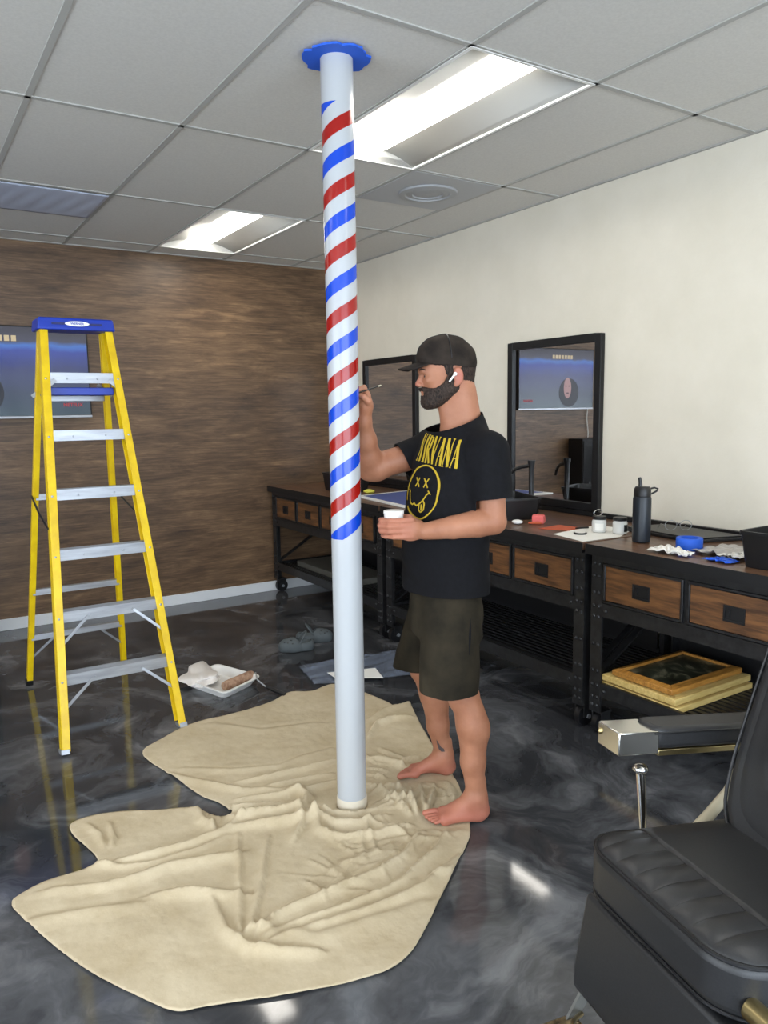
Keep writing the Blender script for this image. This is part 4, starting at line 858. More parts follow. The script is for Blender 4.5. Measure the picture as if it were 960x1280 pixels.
tg = [(.004, cz-.044), (.004, cz-.066), (.016, cz-.074), (.030, cz-.064), (.030, cz-.040), (.022, cz-.032)]
for i in range(len(tg)-1): strip(sm, tg[i], tg[i+1], .0055, None, 2)
strip(sm, (.016, cz-.045), (.018, cz-.066), .006, None, 2)
sm.build('shirt_emblem', 'print', ts, solid=.001)
# shorts
def shorts():
    F = Field((-.32, -.34, .42), (.22, .34, .95), .0042)
    F.loft([(.70, -.045, 0, .175, .13), (.80, -.042, 0, .170, .130), (.93, -.04, 0, .160, .120)], TA*.7, .03)
    F.cone((-.028, .075, .78), (-.044, .155, .47), .112, .112, .03); F.cone((-.065, -.080, .78), (-.152, -.165, .45), .110, .110, .03)
    F.noise(lambda X, Y, Z: fold(X, Y, Z, 1, .5, .25, 48, .0035, 2)+fold(X, Y, Z, .8, -.9, .3, 70, .0016, 5)); return F.mesh()
V, Q = shorts()
so_ = np_obj('shorts', V, Q, 'shorts', person, 2, [((-.044, .155, .512), (.0, -.04, -1), .155), ((-.142, -.165, .503), (.0, .04, -1), .150), ((-.04, 0, .925), (0, 0, 1), .3)], .005)
for nm, (a, b_) in {'pocket_seam': ((.048, .79), (.040, .66))}.items():
    sb = so_.data; bv = BVHTree.FromPolygons([v.co+wloc(so_) for v in sb.vertices], [tuple(p.vertices) for p in sb.polygons]); P_ = []
    for i in range(9):
        t = i/8; p = MO+SV*(a[0]+(b_[0]-a[0])*t-.01)+TV*.5+Vector((0, 0, a[1]+(b_[1]-a[1])*t)); h_ = bv.ray_cast(p, -TV); P_.append(h_[0] if h_[0] else p-TV*.3)
    MB().tube(P_, [.001+.004*math.sin(math.pi*i/8) for i in range(9)], 8).build(nm, 'fabric_black', so_, smooth=True)
# tattoo mark on the far ankle (flat ink patch on the skin)
bw = BVHTree.FromPolygons([v.co+wloc(bo) for v in bo.data.vertices], [tuple(p.vertices) for p in bo.data.polygons]); tp = MB(); tl = [(-.072, .185), (-.068, .160), (-.062, .140), (-.050, .128), (-.036, .128), (-.040, .142), (-.052, .150), (-.060, .165)]
q_ = []
for a, zz in tl:
    p = MO+SV*a+TV*.3+Vector((0, 0, zz)); h_ = bw.ray_cast(p, -TV); 
    if h_[0]: q_.append(h_[0]+TV*.0012)
if len(q_) > 3: tp.add(q_, [tuple(range(len(q_)))]); tp.build('ankle_tattoo', mat('tattoo_ink', srgb(78, 66, 64), .6), person)
# tub in the near hand, brush in the far hand
tb_ = MB().lathe([(.001, -.045), (.030, -.045), (.036, .040), (.0375, .042), (.0375, .052), (.034, .0535), (.001, .0535)], L2W((-.243, .152, 1.146)), 32)
tag(tb_.build('paint_tub', 'foam', smooth=True, loc=tuple(L2W((-.243, .152, 1.10)))), 'small white paint tub held in the man\'s lower hand', 'paint tub')
hb = np.array(FH); pa, pb = L2W(hb+[-.030, .050, .028]), L2W(hb+[.052, -.002, .055])
bt = thing('paint_brush', 'thin artist brush held in the man\'s raised hand at the pole', 'paint brush', tuple(pa))
MB().tube([pa, pb], [.0030, .0022], 10).build('handle', 'piping', bt, smooth=True); MB().tube([pb+(pb-pa).normalized()*-.004, pb+(pb-pa).normalized()*.010], [.0035, .0030], 10).build('handle_tip', 'cream', bt, smooth=True)
dd = (pa-pb).normalized(); MB().tube([pa, pa+dd*.015, pa+dd*.028], [.0032, .0036, .0008], 10).build('bristles', 'paper', bt, smooth=True)
# ------------------------------------------------------------------ things on the benches
BZ = .931
def bin_(cx, cy, rot, lx, ly, h, label):
    c, s_ = math.cos(rot), math.sin(rot); R = lambda x, y, z: (cx+c*x-s_*y, cy+s_*x+c*y, BZ+z)
    def ring(w, l, z, r=.02):
        o = []
        for qx, qy, a0 in ((1, 1, 0), (-1, 1, 90), (-1, -1, 180), (1, -1, 270)):
            for k in range(5): a = math.radians(a0+k*22.5); o.append(R(qx*(w/2-r)+r*math.cos(a), qy*(l/2-r)+r*math.sin(a), z))
        return o
    rs = [ring(lx-.03, ly-.03, 0), ring(lx, ly, h-.012), ring(lx+.008, ly+.008, h-.012), ring(lx+.008, ly+.008, h), ring(lx-.008, ly-.008, h), ring(lx-.036, ly-.036, .005)]
    n = len(rs[0]); vs = [v for r in rs for v in r]; fs = [(i*n+k, i*n+(k+1) % n, (i+1)*n+(k+1) % n, (i+1)*n+k) for i in range(len(rs)-1) for k in range(n)]
    fs += [tuple(range(n))[::-1], tuple((len(rs)-1)*n+k for k in range(n))]
    return tag(MB().add(vs, fs).build('storage_bin', 'plastic', smooth=True, loc=(cx, cy, BZ)), label, 'storage bin')
bin_(3.035, 3.40, -.35, .27, .38, .125, 'open black storage bin on the middle bench just behind the man\'s elbow')
bin_(2.925, 1.56, .0, .29, .39, .145, 'open black storage bin cut off by the right picture edge, on the nearest bench')
bin_(3.02, 5.28, .0, .24, .36, .145, 'black storage bin on the farthest bench, half hidden by the pole')
sd = thing('gooseneck_stand', 'black upright stand with a curved arm between the bin and the mirror', 'stand', (3.27, 3.44, .931))
MB().lathe([(.05, 0), (.05, .008), (.02, .014), (.0155, .03), (.0155, .27), (.022, .30), (.024, .318), (.001, .32)], (3.27, 3.44, .931), 20).build('post', 'plastic', sd, smooth=True)
MB().tube([(3.27, 3.44, 1.22), (3.262, 3.47, 1.212), (3.25, 3.51, 1.205), (3.235, 3.55, 1.188), (3.225, 3.575, 1.16), (3.222, 3.585, 1.13)], [.011, .012, .012, .011, .010, .009], 12).build('arm', 'plastic', sd, smooth=True)
def lump(name, c, r, m, label, cat, seed, amp=.3, rot=0, n=20, fl=.0):
    rs = np.random.RandomState(seed); ph = rs.rand(6)*6; mb = MB(); cr, sr = math.cos(rot), math.sin(rot)
    mb.ball((0, 0, 0), 1, n)
    def f(v):
        d = 1+amp*(math.sin(3*v.x+ph[0]+2*v.y)*.4+math.sin(5*v.y+ph[1]+3*v.z)*.35+math.sin(7*v.x*v.y+ph[2]+6*v.z)*.3+math.sin(11*v.x+ph[3])*.15)
        x, y, z = v.x*r[0]*d, v.y*r[1]*d, max(-.98*r[2], v.z*r[2]*d)
        return (c[0]+cr*x-sr*y, c[1]+sr*x+cr*y, c[2]+z+r[2])
    return tag(mb.xf(f).build(name, m, smooth=True, loc=c), label, cat)
q_ = Vector((2.985, 3.075, BZ)); ua, ub = Vector((.8, .6, 0)), Vector((-.6, .8, 0))
tag(MB().prism([q_-ua*.036-ub*.03, q_+ua*.036-ub*.03, q_+ua*.036-ub*.03+Vector((0, 0, .030)), q_+ua*.002-ub*.03+Vector((0, 0, .050)), q_-ua*.036-ub*.03+Vector((0, 0, .044))], ub*.065).build('sponge', mat('pink_sponge', srgb(224, 108, 104), .9), bevel=.006, seg=3, loc=tuple(q_)), 'pinkish red sponge on the middle bench in front of the bin', 'sponge')
bx = thing('scrub_brush', 'small white headed brush with tan handle beside the pink sponge', 'brush', (2.86, 3.11, BZ))
MB().tube([(2.90, 3.07, BZ+.010), (2.95, 3.02, BZ+.010)], [.006, .007], 10).build('handle', 'orange', bx, smooth=True)
MB().ball((2.865, 3.12, BZ+.013), (.028, .034, .0125), 14).build('head', 'foam', bx, smooth=True)
tag(MB().prism([(2.84, 2.93, BZ), (2.91, 2.78, BZ), (3.04, 2.80, BZ), (3.02, 2.96, BZ)], (0, 0, .0015)).build('paper_sheet', 'orange', loc=(2.95, 2.87, BZ)), 'flat reddish orange sheet on the bench by the pink sponge', 'paper')
MB_ = MB().tube([(2.98, 2.80, BZ+.006), (3.05, 2.775, BZ+.006)], [.004, .004], 8); tag(MB_.build('small_brush', 'piping', smooth=True, loc=(3.01, 2.79, BZ)), 'tiny dark brush on the orange sheet', 'brush')
tag(MB().prism([(2.775, 2.756, BZ), (2.725, 2.515, BZ), (2.97, 2.50, BZ), (3.17, 2.60, BZ), (3.19, 2.83, BZ), (2.98, 2.80, BZ)], (0, 0, .0012)).build('paper_sheet', 'paper', loc=(2.95, 2.65, BZ)), 'large white sheet under the paint jars', 'paper')
PZ = BZ+.0014
ld = thing('jar_lid', 'black and white jar lid lying on the white sheet', 'lid', (2.88, 2.675, PZ))
MB().lathe([(.033, 0), (.033, .007), (.001, .008)], (2.88, 2.675, PZ), 24).build('disc', 'plastic', ld, smooth=True)
MB().lathe([(.026, .0085), (.001, .0095)], (2.88, 2.675, PZ), 24).build('inner_disc', 'paper', ld)
MT['jarglass'] = mat('jar_glass', srgb(214, 214, 210), .12, alpha=1)
for k, (x, y, lab) in enumerate(((3.0, 2.66, 'paint jar with metal clip on its lid, left of the two jars'), (3.045, 2.565, 'paint jar with a closed black lid, nearest to the black bottle'))):
    j = thing('paint_jar', lab, 'jar', (x, y, PZ))
    MB().lathe([(.030, 0), (.036, .004), (.036, .058), (.031, .066), (.031, .072), (.001, .072)], (x, y, PZ), 28).build('glass_body', 'jarglass', j, smooth=True)
    MB().lathe([(.0335, .066), (.0345, .068), (.0345, .082), (.001, .083)], (x, y, PZ), 28).build('lid', 'plastic', j, smooth=True)
    lb = MB(); lb.grid(8, 1, lambda u, v: (x+.0368*math.cos(3.3+u*1.2+k*1.1), y+.0368*math.sin(3.3+u*1.2+k*1.1), PZ+.012+.036*v)); lb.build('label', 'paper' if k == 0 else 'plastic', j)
    if k == 0: MB().tube([(x+.03*math.cos(a), y+.008, PZ+.098+.016*math.sin(a)) for a in np.linspace(0, 6.28, 17)[:-1]], .0025, 8, closed=True).build('lid_clip', 'chrome', j, smooth=True)
# bottle
bo_ = thing('water_bottle', 'tall matte black water bottle with loop cap on the nearest bench', 'bottle', (2.94, 2.35, BZ)); MT['bottle'] = mat('bottle_navy', (.010, .015, .022), .38)
MB().lathe([(.036, 0), (.041, .004), (.042, .03), (.042, .205), (.039, .215), (.001, .216)], (2.94, 2.35, BZ), 36).build('body', 'bottle', bo_, smooth=True)
MB().lathe([(.039, .216), (.0395, .222), (.0385, .250), (.032, .262), (.001, .265)], (2.94, 2.35, BZ), 36).build('cap', 'plastic', bo_, smooth=True)
q = Vector((2.94, 2.35, BZ)); Rr = RT
MB().tube([q+Rr*-.010+Vector((0, 0, .262)), q+Rr*-.012+Vector((0, 0, .285)), q+Rr*-.016+Vector((0, 0, .305))], [.010, .008, .0075], 12).build('spout', 'plastic', bo_, smooth=True)
MB().tube([q+Rr*.030+Vector((0, 0, .250)), q+Rr*.055+Vector((0, 0, .256)), q+Rr*.072+Vector((0, 0, .250)), q+Rr*.066+Vector((0, 0, .240)), q+Rr*.044+Vector((0, 0, .228)), q+Rr*.034+Vector((0, 0, .226))], .0045, 10).build('carry_loop', 'plastic', bo_, smooth=True)
# laptop-like slab and glasses
lp = thing('flat_case', 'thin black flat case lying behind the blue tape on the nearest bench', 'case', (3.22, 2.30, BZ))
MB().prism([(3.09, 2.17, BZ), (3.36, 2.08, BZ), (3.385, 2.56, BZ), (3.14, 2.62, BZ)], (0, 0, .016)).build('base', 'plastic', lp, bevel=.003)
MB().prism([(3.10, 2.18, BZ+.0165), (3.355, 2.092, BZ+.0165), (3.376, 2.55, BZ+.0165), (3.15, 2.605, BZ+.0165)], (0, 0, .006)).build('lid', 'plastic', lp, bevel=.002)
gz = BZ+.023; gt = thing('eyeglasses', 'thin wire eyeglasses standing on the flat black case', 'glasses', (3.24, 2.36, gz)); G0 = Vector((3.235, 2.365, gz))
for s_ in (-1, 1):
    c = G0+RT*s_*.037+Vector((0, 0, .027)); MB().tube([c+RT*.029*math.cos(a)+Vector((0, 0, .024*math.sin(a))) for a in np.linspace(0, 6.283, 25)[:-1]], .0013, 6, closed=True).build('rim', 'alu', gt, smooth=True)
    p = c+RT*s_*.029; MB().tube([p, p+Vector((.05, .08, .0))*.6, p+Vector((.05, .08, -.024))], .0012, 6).build('temple', 'alu', gt, smooth=True)
MB().tube([G0+RT*-.009+Vector((0, 0, .03)), G0+Vector((0, 0, .036)), G0+RT*.009+Vector((0, 0, .03))], .0013, 6).build('bridge', 'alu', gt, smooth=True)
tr_ = thing('tape_roll', 'roll of bright blue masking tape on the nearest bench', 'tape roll', (2.955, 2.10, BZ))
MB().lathe([(.040, .0), (.056, .0), (.057, .004), (.057, .048), (.055, .052), (.040, .052), (.040, .0)], (2.955, 2.10, BZ), 40).build('tape', 'tape', tr_, smooth=True)
MB().lathe([(.0395, .001), (.0395, .051), (.036, .051), (.036, .001), (.0395, .001)], (2.955, 2.10, BZ), 40)  .build('core', 'tape', tr_, smooth=True)
def sheet(name, quad, m, label, cat, seed, amp=.012, n=26, z0=BZ+.004):
    rs = np.random.RandomState(seed); p = rs.rand(8)*6; a, b, c, d = [Vector((x, y, 0)) for x, y in quad]
    def fn(u, v):
        q = (a*(1-u)+b*u)*(1-v)+(d*(1-u)+c*u)*v; e = .12*math.sin(v*9+p[0])*(u-.5)*.15
        h = abs(math.sin(u*9+p[1]+3*math.sin(v*4+p[2])))*.5+abs(math.sin(v*11+p[3]+2*math.sin(u*6+p[4])))*.5+.25*math.sin(u*23+v*17+p[5])
        return (q.x+e+.006*math.sin(v*21+p[6]), q.y+.006*math.sin(u*19+p[7]), z0+max(0, amp*h*(1.1-abs(u-.5)*1.2)))
    return tag(MB().grid(n, n, fn).build(name, m, smooth=True, solid=.0012, loc=(quad[0][0], quad[0][1], z0)), label, cat)
sheet('paper_towel', [(2.76, 2.17), (2.755, 1.975), (2.84, 1.99), (2.87, 2.19)], 'paper', 'crumpled white paper towel at the front edge of the nearest bench', 'paper towel', 5, .022)
sheet('plastic_wrap', [(2.87, 2.04), (2.86, 1.83), (3.10, 1.80), (3.14, 2.03)], mat('grey_wrap', srgb(176, 172, 168), .3), 'crumpled greyish wrap lying between the blue tape and the right bin', 'wrap', 8, .024)
sheet('paper_scrap', [(2.865, 1.90), (2.855, 1.79), (2.96, 1.78), (2.96, 1.88)], 'paper', 'small white paper scrap against the right bin', 'paper', 9, .014, 12, BZ+.012)
sheet('masking_tape_scrap', [(2.785, 1.915), (2.77, 1.79), (2.85, 1.79), (2.85, 1.90)], 'tape', 'scrap of blue masking tape at the bench edge by the right bin', 'tape scrap', 11, .010, 14)
# sign board, yellow sponge
sg = thing('sign_board', 'flat blue board with white edges lying on the middle bench behind the man', 'board', (3.05, 4.45, BZ))
A_, B_, D_ = Vector((2.85, 4.83, BZ)), Vector((3.36, 4.90, BZ)), Vector((2.765, 4.06, BZ)); C_ = B_+D_-A_
MB().prism([A_, D_, C_, B_], (0, 0, .012)).build('board', 'white', sg, bevel=.002)
m_ = (A_+C_)/2; inn = [m_+(p-m_)*k for p, k in ((A_, .86), (D_, .86), (C_, .86), (B_, .86))]
MB().prism([p+Vector((0, 0, .0122)) for p in inn], (0, 0, .0015)).build('blue_panel', mat('slate_blue', srgb(70, 86, 150), .5), sg)
lump('sponge', (3.05, 4.98, BZ+.001), (.04, .05, .016), mat('yellow_sponge', srgb(214, 208, 80), .9), 'yellow sponge on the far bench beside the pole', 'sponge', 12, .15)
# frames on the lower shelf
def pframe(x0, x1, y0, y1, z, h, w, m, label, pic):
    t = thing('picture_frame', label, 'picture frame', ((x0+x1)/2, (y0+y1)/2, z), 'gilt picture frames stacked on the lower shelf')
    def rail(a, b, c, d): # outer a->b, inner c<-d with sloped profile
        o = [Vector(a), Vector(b), Vector(c), Vector(d)]; f = MB()
        f.add([o[0]+Vector((0, 0, 0)), o[1], o[2], o[3], o[0]+Vector((0, 0, h*.75)), o[1]+Vector((0, 0, h*.75)), o[2]+Vector((0, 0, h)), o[3]+Vector((0, 0, h))], [(3, 2, 1, 0), (4, 5, 6, 7), (0, 1, 5, 4), (1, 2, 6, 5), (2, 3, 7, 6), (3, 0, 4, 7)]); f.build('frame_rail', m, t, bevel=.0025)
    O = [(x0, y0, z), (x1, y0, z), (x1, y1, z), (x0, y1, z)]; I = [(x0+w, y0+w, z), (x1-w, y0+w, z), (x1-w, y1-w, z), (x0+w, y1-w, z)]
    for i in range(4): rail(O[i], O[(i+1) % 4], I[(i+1) % 4], I[i])
    MB().box(x0+w+.0005, x1-w-.0005, y0+w+.0005, y1-w-.0005, z+.004, z+h*.6).build('picture', pic, t)
pm = noisy(mat('dark_landscape', (.1, .1, .08), .4), srgb(40, 40, 30), srgb(156, 150, 122), ns=7, detail=5, dist=1.5, mid=(.5, srgb(70, 72, 56)))[0]
pframe(2.755, 3.31, 1.985, 2.405, .2435, .036, .05, 'gold', 'bottommost pale gilt frame of the stack on the lower shelf', pm)
pframe(2.748, 3.305, 1.992, 2.398, .2800, .038, .05, 'gold', 'middle pale gilt frame of the stack on the lower shelf', pm)
pframe(2.755, 3.27, 2.015, 2.345, .3185, .032, .035, 'gold2', 'topmost orange gilt frame with a dark landscape picture', pm)
tag(MB().box(2.86, 3.2, 4.9, 5.88, .2435, .29).build('flat_box', mat('grey_card', srgb(96, 94, 86), .6), bevel=.004, loc=(3.03, 5.4, .2435)), 'flat grey box on the lower shelf of the farthest bench', 'box')
# ------------------------------------------------------------------ things on the floor
def tray():
    a, b, c, d = pz(229, 851, .04), pz(281, 869, .04), pz(326, 847, .04), pz(271, 832, .04)
    for q in (a, b, c, d): q.z = 0
    m = (a+b+c+d)/4
    t = thing('paint_tray', 'white foam tray with a used paint roller, on the dark floor', 'tray', tuple(m)); Z = Vector((0, 0, 1)); n = 9
    def ring(k, z):
        P = [m+(p-m)*k for p in (a, b, c, d)]; o = []
        for i in range(4):
            p, q, r = P[i-1], P[i], P[(i+1) % 4]; u = (p-q).normalized()*.045; v = (r-q).normalized()*.045
            for j in range(5): s_ = j/4; o.append(q+u*(1-s_)**2+v*s_**2+Z*z)
        return o
    rs = [ring(.80, .001), ring(.97, .045), ring(1.03, .047), ring(1.03, .052), ring(.95, .052), ring(.78, .008)]; n = 20
    vs = [v for r in rs for v in r]; fs = [(i*n+k, i*n+(k+1) % n, (i+1)*n+(k+1) % n, (i+1)*n+k) for i in range(5) for k in range(n)]+[tuple(range(n))[::-1], tuple(5*n+k for k in range(n))]
    MB().add(vs, fs).build('tray_body', 'foam', t, smooth=True)
    return m
tm_ = tray()
rl = thing('paint_roller', 'tan paint roller with black handle resting in the white tray', 'paint roller', tuple(pz(300, 850, .03)))
ra, rb_ = pz(280, 858, .042), pz(315, 843, .042); rd = (rb_-ra).normalized()
MB().tube([ra, ra+rd*.02, rb_-rd*.02, rb_], [.022, .027, .027, .022], 20).build('roller_sleeve', noisy(mat('nap', (.5, .4, .3), .95), srgb(140, 104, 82), srgb(192, 158, 132), ns=40)[0], rl, smooth=True)
h0, h1, h2 = pz(322, 850, .062), pz(333, 859, .03), pz(356, 868, .016)
MB().tube([rb_, rb_+rd*.03, h0, h1], .0045, 8).build('wire_frame', 'alu', rl, smooth=True)
MB().tube([h1, (h1+h2)/2, h2], [.010, .013, .011], 12).build('handle', 'plastic', rl, smooth=True)
bgp = pz(250, 852, .01); lump('plastic_bag', (bgp.x, bgp.y, .014), (.105, .175, .030), mat('white_bag', srgb(238, 232, 226), .35), 'crumpled white plastic bag spilling over the left end of the tray', 'plastic bag', 21, .38, -.35, 44)
def clog(tip, heel, label, z0=0.001):
    tip, heel = Vector((*tip, 0)), Vector((*heel, 0)); ex = (heel-tip).normalized(); ey = Vector((-ex.y, ex.x, 0)); Lg = (heel-tip).length
    F = Field((-.02, -.07, -.005), (Lg+.02, .07, .12), .0035)
    F.chain([(.045, 0, .022), (.10, .0, .022), (.18, 0, .022), (Lg-.035, 0, .022)], [.044, .050, .038, .036], .02)
    F.ell((.085, 0, .040), (.085, .052, .048), None, .02); F.ell((Lg-.045, 0, .04), (.045, .042, .040), None, .02)
    F.F[:, :, :1] = .05; F.cone((.10, 0, .052), (Lg-.05, 0, .062), .030, .034, .006, True); F.cone((.05, 0, .032), (.11, 0, .04), .018, .028, .004, True)
    X, Y, Z = np.meshgrid(*[F.lo[k]+F.h*np.arange(F.n[k]) for k in range(3)], indexing='ij', sparse=True); F.F[:] = np.maximum(F.F, -Z+.0*X+.0*Y)
    V, Q = F.mesh(); t = thing('clog', label, 'shoe', tuple((tip+heel)/2), None)
    W = [tip+ex*v[0]+ey*v[1]+Vector((0, 0, v[2]+z0)) for v in V]
    MB().add(W, [tuple(int(i) for i in q) for q in Q]).build('clog_body', 'clog', t, smooth=True)
    hl = MB(); cb_ = t.children[0].data; bv_ = BVHTree.FromPolygons([v.co+wloc(t) for v in cb_.vertices], [tuple(p.vertices) for p in cb_.polygons])
    for sx, sy in ((.035, -.028), (.035, .028), (.055, -.040), (.055, .040), (.055, 0), (.078, -.030), (.078, .030), (.085, -.048), (.085, .048)):
        h_ = bv_.ray_cast(tip+ex*sx+ey*sy+Vector((0, 0, .2)), Vector((0, 0, -1)))
        if h_[0]: hl.ball(h_[0], (.0062, .0062, .0045), 8)
    hl.build('vent_holes', 'piping', t, smooth=True)
    MB().tube([tip+ex*(.13+.05*math.sin(a)*1.0)+ey*(-.050*math.cos(a))+Vector((0, 0, z0+.058+.065*math.sin(a))) for a in np.linspace(0, math.pi, 15)], .0055, 8).build('strap', 'clog', t, smooth=True)
clog((2.03, 4.48), (2.245, 4.40), 'grey foam clog lying nearest on the floor behind the pole')
clog((2.44, 4.50), (2.215, 4.60), 'grey foam clog behind the other one, toe toward the benches')
flm = mat('clear_film', srgb(150, 162, 184), .15, alpha=.42)
fq = [(2.00, 4.10), (1.93, 3.79), (2.42, 3.62), (2.68, 3.95), (2.33, 4.26)]
def film(u, v):
    a, b, c, d = Vector((2.0, 4.13)), Vector((1.93, 3.79)), Vector((2.48, 3.60)), Vector((2.68, 4.05)); q = (a*(1-u)+b*u)*(1-v)+(d*(1-u)+c*u)*v
    return (q.x, q.y, .006+.010*abs(math.sin(u*9+4*v))*abs(math.sin(v*7+2*u))+.003*math.sin(u*31+v*23))
tag(MB().grid(40, 40, film).build('plastic_sheet', flm, smooth=True, loc=(2.2, 3.9, 0)), 'clear crinkled plastic sheet on the floor behind the pole', 'plastic sheet')
tag(MB().prism([(2.065, 3.885, .022), (2.06, 3.775, .022), (2.29, 3.615, .022), (2.345, 3.79, .022)], (0, 0, .0015)).build('paper_sheet', 'paper', loc=(2.2, 3.78, .022)), 'white card lying on the clear plastic sheet behind the pole', 'paper')
# ------------------------------------------------------------------ barber chair
CC = Vector((1.535, .902, 0)); ca_ = math.radians(13); CF = Vector((-math.cos(ca_), math.sin(ca_), 0)); CA = Vector((math.sin(ca_), math.cos(ca_), 0))
def K(f, a, z): return CC+CF*f+CA*a+Vector((0, 0, z+.11*f*min(1, z/.3)))
bc = thing('barber_chair', 'black leather barber chair with cream armrest ends, cut off at the right edge', 'barber chair', tuple(CC))
def outline(f0, f1, w0, w1, r):
    o = []
    for (cf, caa, a0) in ((f1-r, w1-r, 0), (f0+.03, w0-.03, 90), (f0+.03, -(w0-.03), 180), (f1-r, -(w1-r), 270)):
        rr = r if cf > 0 else .03
        for k in range(9): a = math.radians(a0+k*11.25); o.append((cf+rr*math.cos(a), caa+rr*math.sin(a)))
    return o
OL = outline(-.24, .285, .235, .248, .095)
MB().prism([K(f, a, .395) for f, a in OL], (0, 0, .115)).build('seat_cushion', 'leather', bc, bevel=.022, seg=4)
def padtop(u, v):
    a = (u*2-1)*.245; c = max(0, abs(a)-.150); fm = .280-.095+math.sqrt(max(0, .095**2-c*c)); f = -.235+(fm+.235)*v
    dd = min(.245-abs(a), f+.235, fm-f)
    if c > 0 and f > .185: dd = min(dd, .095-math.hypot(c, f-.185))
    dd = max(0, dd); q = min(1, dd/.075); z = .506+.028*math.sqrt(1-(1-q)**2)*.9+.004*q; e = min(1, dd/.03); k = 1/(1+math.exp(-(f-.125)/.004))
    z += (.0055*abs(math.sin(math.pi*a/.058))**.7-.004)*k*e-.006*math.exp(-((f-.125)/.005)**2)*e
    return K(f, a, z)
MB().grid(260, 180, padtop).build('seat_pad', 'leather', bc, smooth=True)
MB().tube([K(f*.99, a*.99, .509) for f, a in OL], .0048, 8, closed=True).build('piping', 'piping', bc, smooth=True)
MB().tube([K(f*.99, a*.99, .400) for f, a in OL], .004, 8, closed=True).build('piping', 'piping', bc, smooth=True)
MB().prism([K(-.235, .235, .33), K(.22, .235, .33), K(.22, -.235, .33), K(-.235, -.235, .33)], (0, 0, .064)).build('seat_frame', 'black', bc, bevel=.006)
# legrest
lr = [(.250, .372), (.268, .372), (.302, .20), (.304, .150), (.288, .135), (.205, .150), (.19, .36)]
MB().prism([K(f, .235, z) for f, z in lr], -CA*.47).build('leg_rest', 'leather', bc, bevel=.014, seg=4)
for s_ in (-1, 1):
    MB().prism([K(.235, s_*.215, .165), K(.27, s_*.215, .165), K(.335, s_*.215, .07), K(.30, s_*.215, .07)], CA*.008*s_).build('footrest_arm', mat('footrest_grey', srgb(104, 104, 100), .4), bc)
fp = MB(); fp.prism([K(.30, .23, .082), K(.52, .23, .070), K(.52, -.23, .070), K(.30, -.23, .082)], (0, 0, -.012)).build('footplate', 'bronze', bc, bevel=.003)
rb = MB()
for k in range(9): a = -.2+k*.05; rb.beam(K(.31, a, .086), K(.51, a, .074), .016, .006)
rb.build('footplate_ribs', 'bronze', fp if isinstance(fp, bpy.types.Object) else bc, bevel=.002)
MB().tube([K(.31+.07*math.sin(math.pi*i/10)-.02, .21-.16*i/10, .09+.035*math.sin(math.pi*i/10)) for i in range(11)], .006, 8).build('footrest_scroll', 'brass', bc, smooth=True)
# back
def bk(w, h, off): return K(-.125-.39*h+off*.94, w, .50+h*.965+off*.27)
bo2 = []
for k in range(44):
    t = 2*math.pi*k/44; cx_, sx_ = math.cos(t), math.sin(t); e = .42; w = .27*abs(cx_)**e*(1 if cx_ > 0 else -1); h = .36+.375*abs(sx_)**e*(1 if sx_ > 0 else -1); w *= (.90+.10*min(1, h/.5)); bo2.append((w, h))
MB().prism([bk(w, h, .02) for w, h in bo2], (bk(0, 0, -.10)-bk(0, 0, .02))).build('backrest', 'leather', bc, bevel=.030, seg=5)
MB().grid(44, 14, lambda u, v: (lambda w, h: bk(w*v*.97, .36+(h-.36)*v*.97, .010+.028*(1-v**3)-.004*math.exp(-((v-.72)/.02)**2)))(*bo2[int(u*44) % 44])).build('back_pad', 'leather', bc, smooth=True)
MB().tube([bk(w*.985, .36+(h-.36)*.985, .014) for w, h in bo2], .0045, 8, closed=True).build('piping', 'piping', bc, smooth=True)
MB().prism([K(-.44, .12, 1.22), K(-.44, -.12, 1.22), K(-.48, -.12, 1.38), K(-.48, .12, 1.38)], CF*.07).build('headrest', 'leather', bc, bevel=.025, seg=4)
MB().tube([K(-.42, 0, 1.17), K(-.44, 0, 1.24)], .012, 10).build('headrest_post', 'chrome', bc, smooth=True)
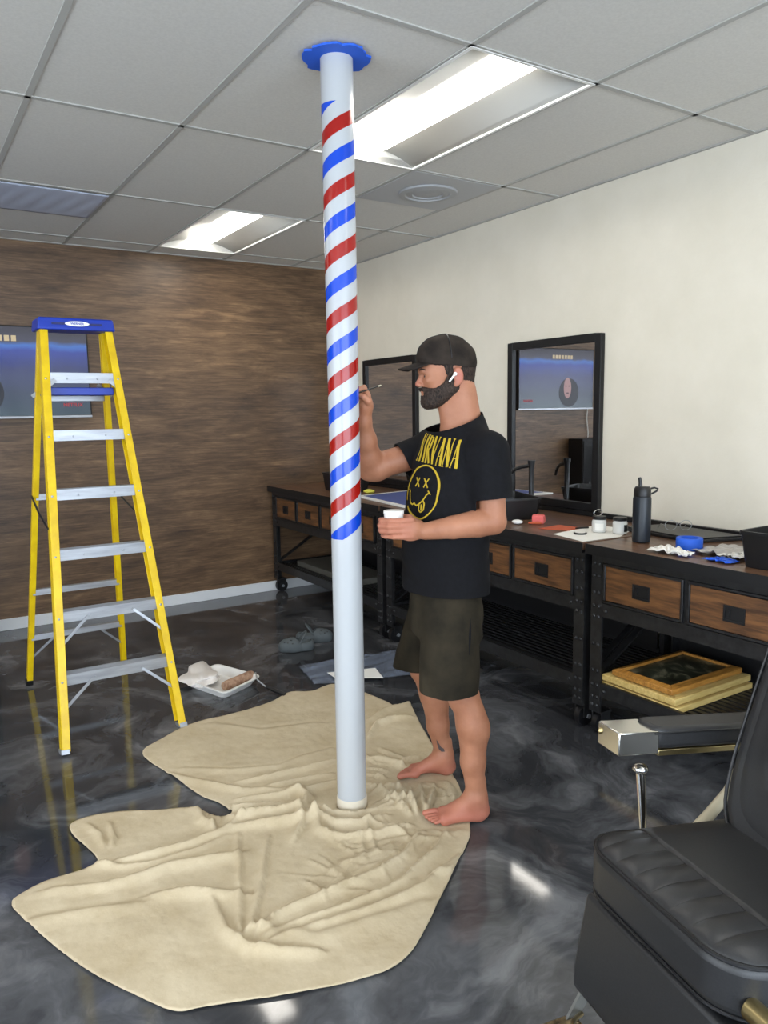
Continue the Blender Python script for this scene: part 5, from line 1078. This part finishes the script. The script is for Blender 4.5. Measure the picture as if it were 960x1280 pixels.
for s_ in (1, -1):
    K0 = K; K1 = lambda f, a, z: K0(f-.045, a, z+.004)
    a0, a1 = s_*.325, s_*.415; am = (a0+a1)/2
    ar = MB().prism([K1(.045, a0+.002*s_, .673), K1(.02, a0-.004*s_, .673), K1(-.36, a0-.004*s_, .673), K1(-.36, a1, .673), K1(.03, a1, .673), K1(.055, a1-.02*s_, .673)], (0, 0, .060)).build('armrest_pad', 'leather', bc, bevel=.016, seg=4)
    MB().tube([K1(.05, a0, .718), K1(0, a0-.004*s_, .720), K1(-.35, a0-.004*s_, .720)], .003, 8).build('armrest_piping', 'piping', ar, smooth=True)
    cp_ = MB().box(0, 1, 0, 1, 0, 1); cp_.v = [K1(.035+.125*v.x, a0+(a1-a0)*v.y, .662+.062*v.z) for v in cp_.v]; cp2 = cp_.build('armrest_cap', 'polish', bc, bevel=.003)
    MB().ball(K1(.1615, a1-.012*s_, .70), (.006, .006, .010), 8).build('cap_emblem', 'brass', cp2)
    MB().beam(K1(.02, am, .655), K1(-.36, am, .655), .05, .018).build('arm_rail', 'brass', bc, bevel=.003)
    MB().tube([K1(-.30, am, .655), K1(-.285, am-.01*s_, .60), K1(-.22, am-.03*s_, .53), K1(-.13, am-.05*s_, .475), K1(-.02, am-.09*s_, .44), K1(.05, am-.14*s_, .40)], [.016]*6, 10).build('arm_strut', 'cream', bc, smooth=True)
MB().tube([K(.235, -.235, .43), K(.235, -.315, .43)], .022, 24).build('pivot_bolt', 'brass', bc, bevel=.003)
lv = MB().tube([K(.012, .34, .38), K(.020, .345, .50), K(.026, .35, .605)], [.010, .011, .012], 14).build('recline_lever', 'chrome', bc, smooth=True)
MB().ball(K(.027, .35, .617), (.021, .021, .013), 16).build('lever_knob', 'chrome', lv, smooth=True)
MB().lathe([(.09, .03), (.08, .05), (.06, .06), (.055, .33), (.001, .33)], tuple(K(-.02, 0, 0)), 32).build('column', 'chrome', bc, smooth=True)
MB().lathe([(.30, 0), (.30, .012), (.26, .026), (.10, .034), (.001, .034)], tuple(K(-.02, 0, 0)), 48).build('base_plate', 'chrome', bc, smooth=True)
def copy_thing(root, loc, rz, label):
    r = root.copy(); COL.objects.link(r); r.location = loc; r.rotation_euler = (0, 0, rz); r['label'] = label
    for c in list(root.children):
        d = c.copy(); COL.objects.link(d); d.parent = r
        for g in list(c.children): h_ = g.copy(); COL.objects.link(h_); h_.parent = d
    return r
copy_thing(bc, (-.12, 5.35, 0), math.radians(-120), 'second black barber chair by the wood wall, only seen in the mirror')
cb = thing('storage_cabinet', 'tall narrow black cabinet against the wood wall, only seen in the mirror', 'cabinet', (.33, 5.98, 0))
MB().box(.14, .50, 5.88, 6.09, .03, 1.22).build('body', 'black', cb, bevel=.004)
for a, b_ in ((.145, .318), (.322, .495)):
    dr = MB().box(a, b_, 5.865, 5.879, .05, 1.20).build('door', 'black', cb, bevel=.003); MB().box((a+b_)/2-.005, (a+b_)/2+.005, 5.850, 5.864, .60, .75).build('handle', 'alu', dr)
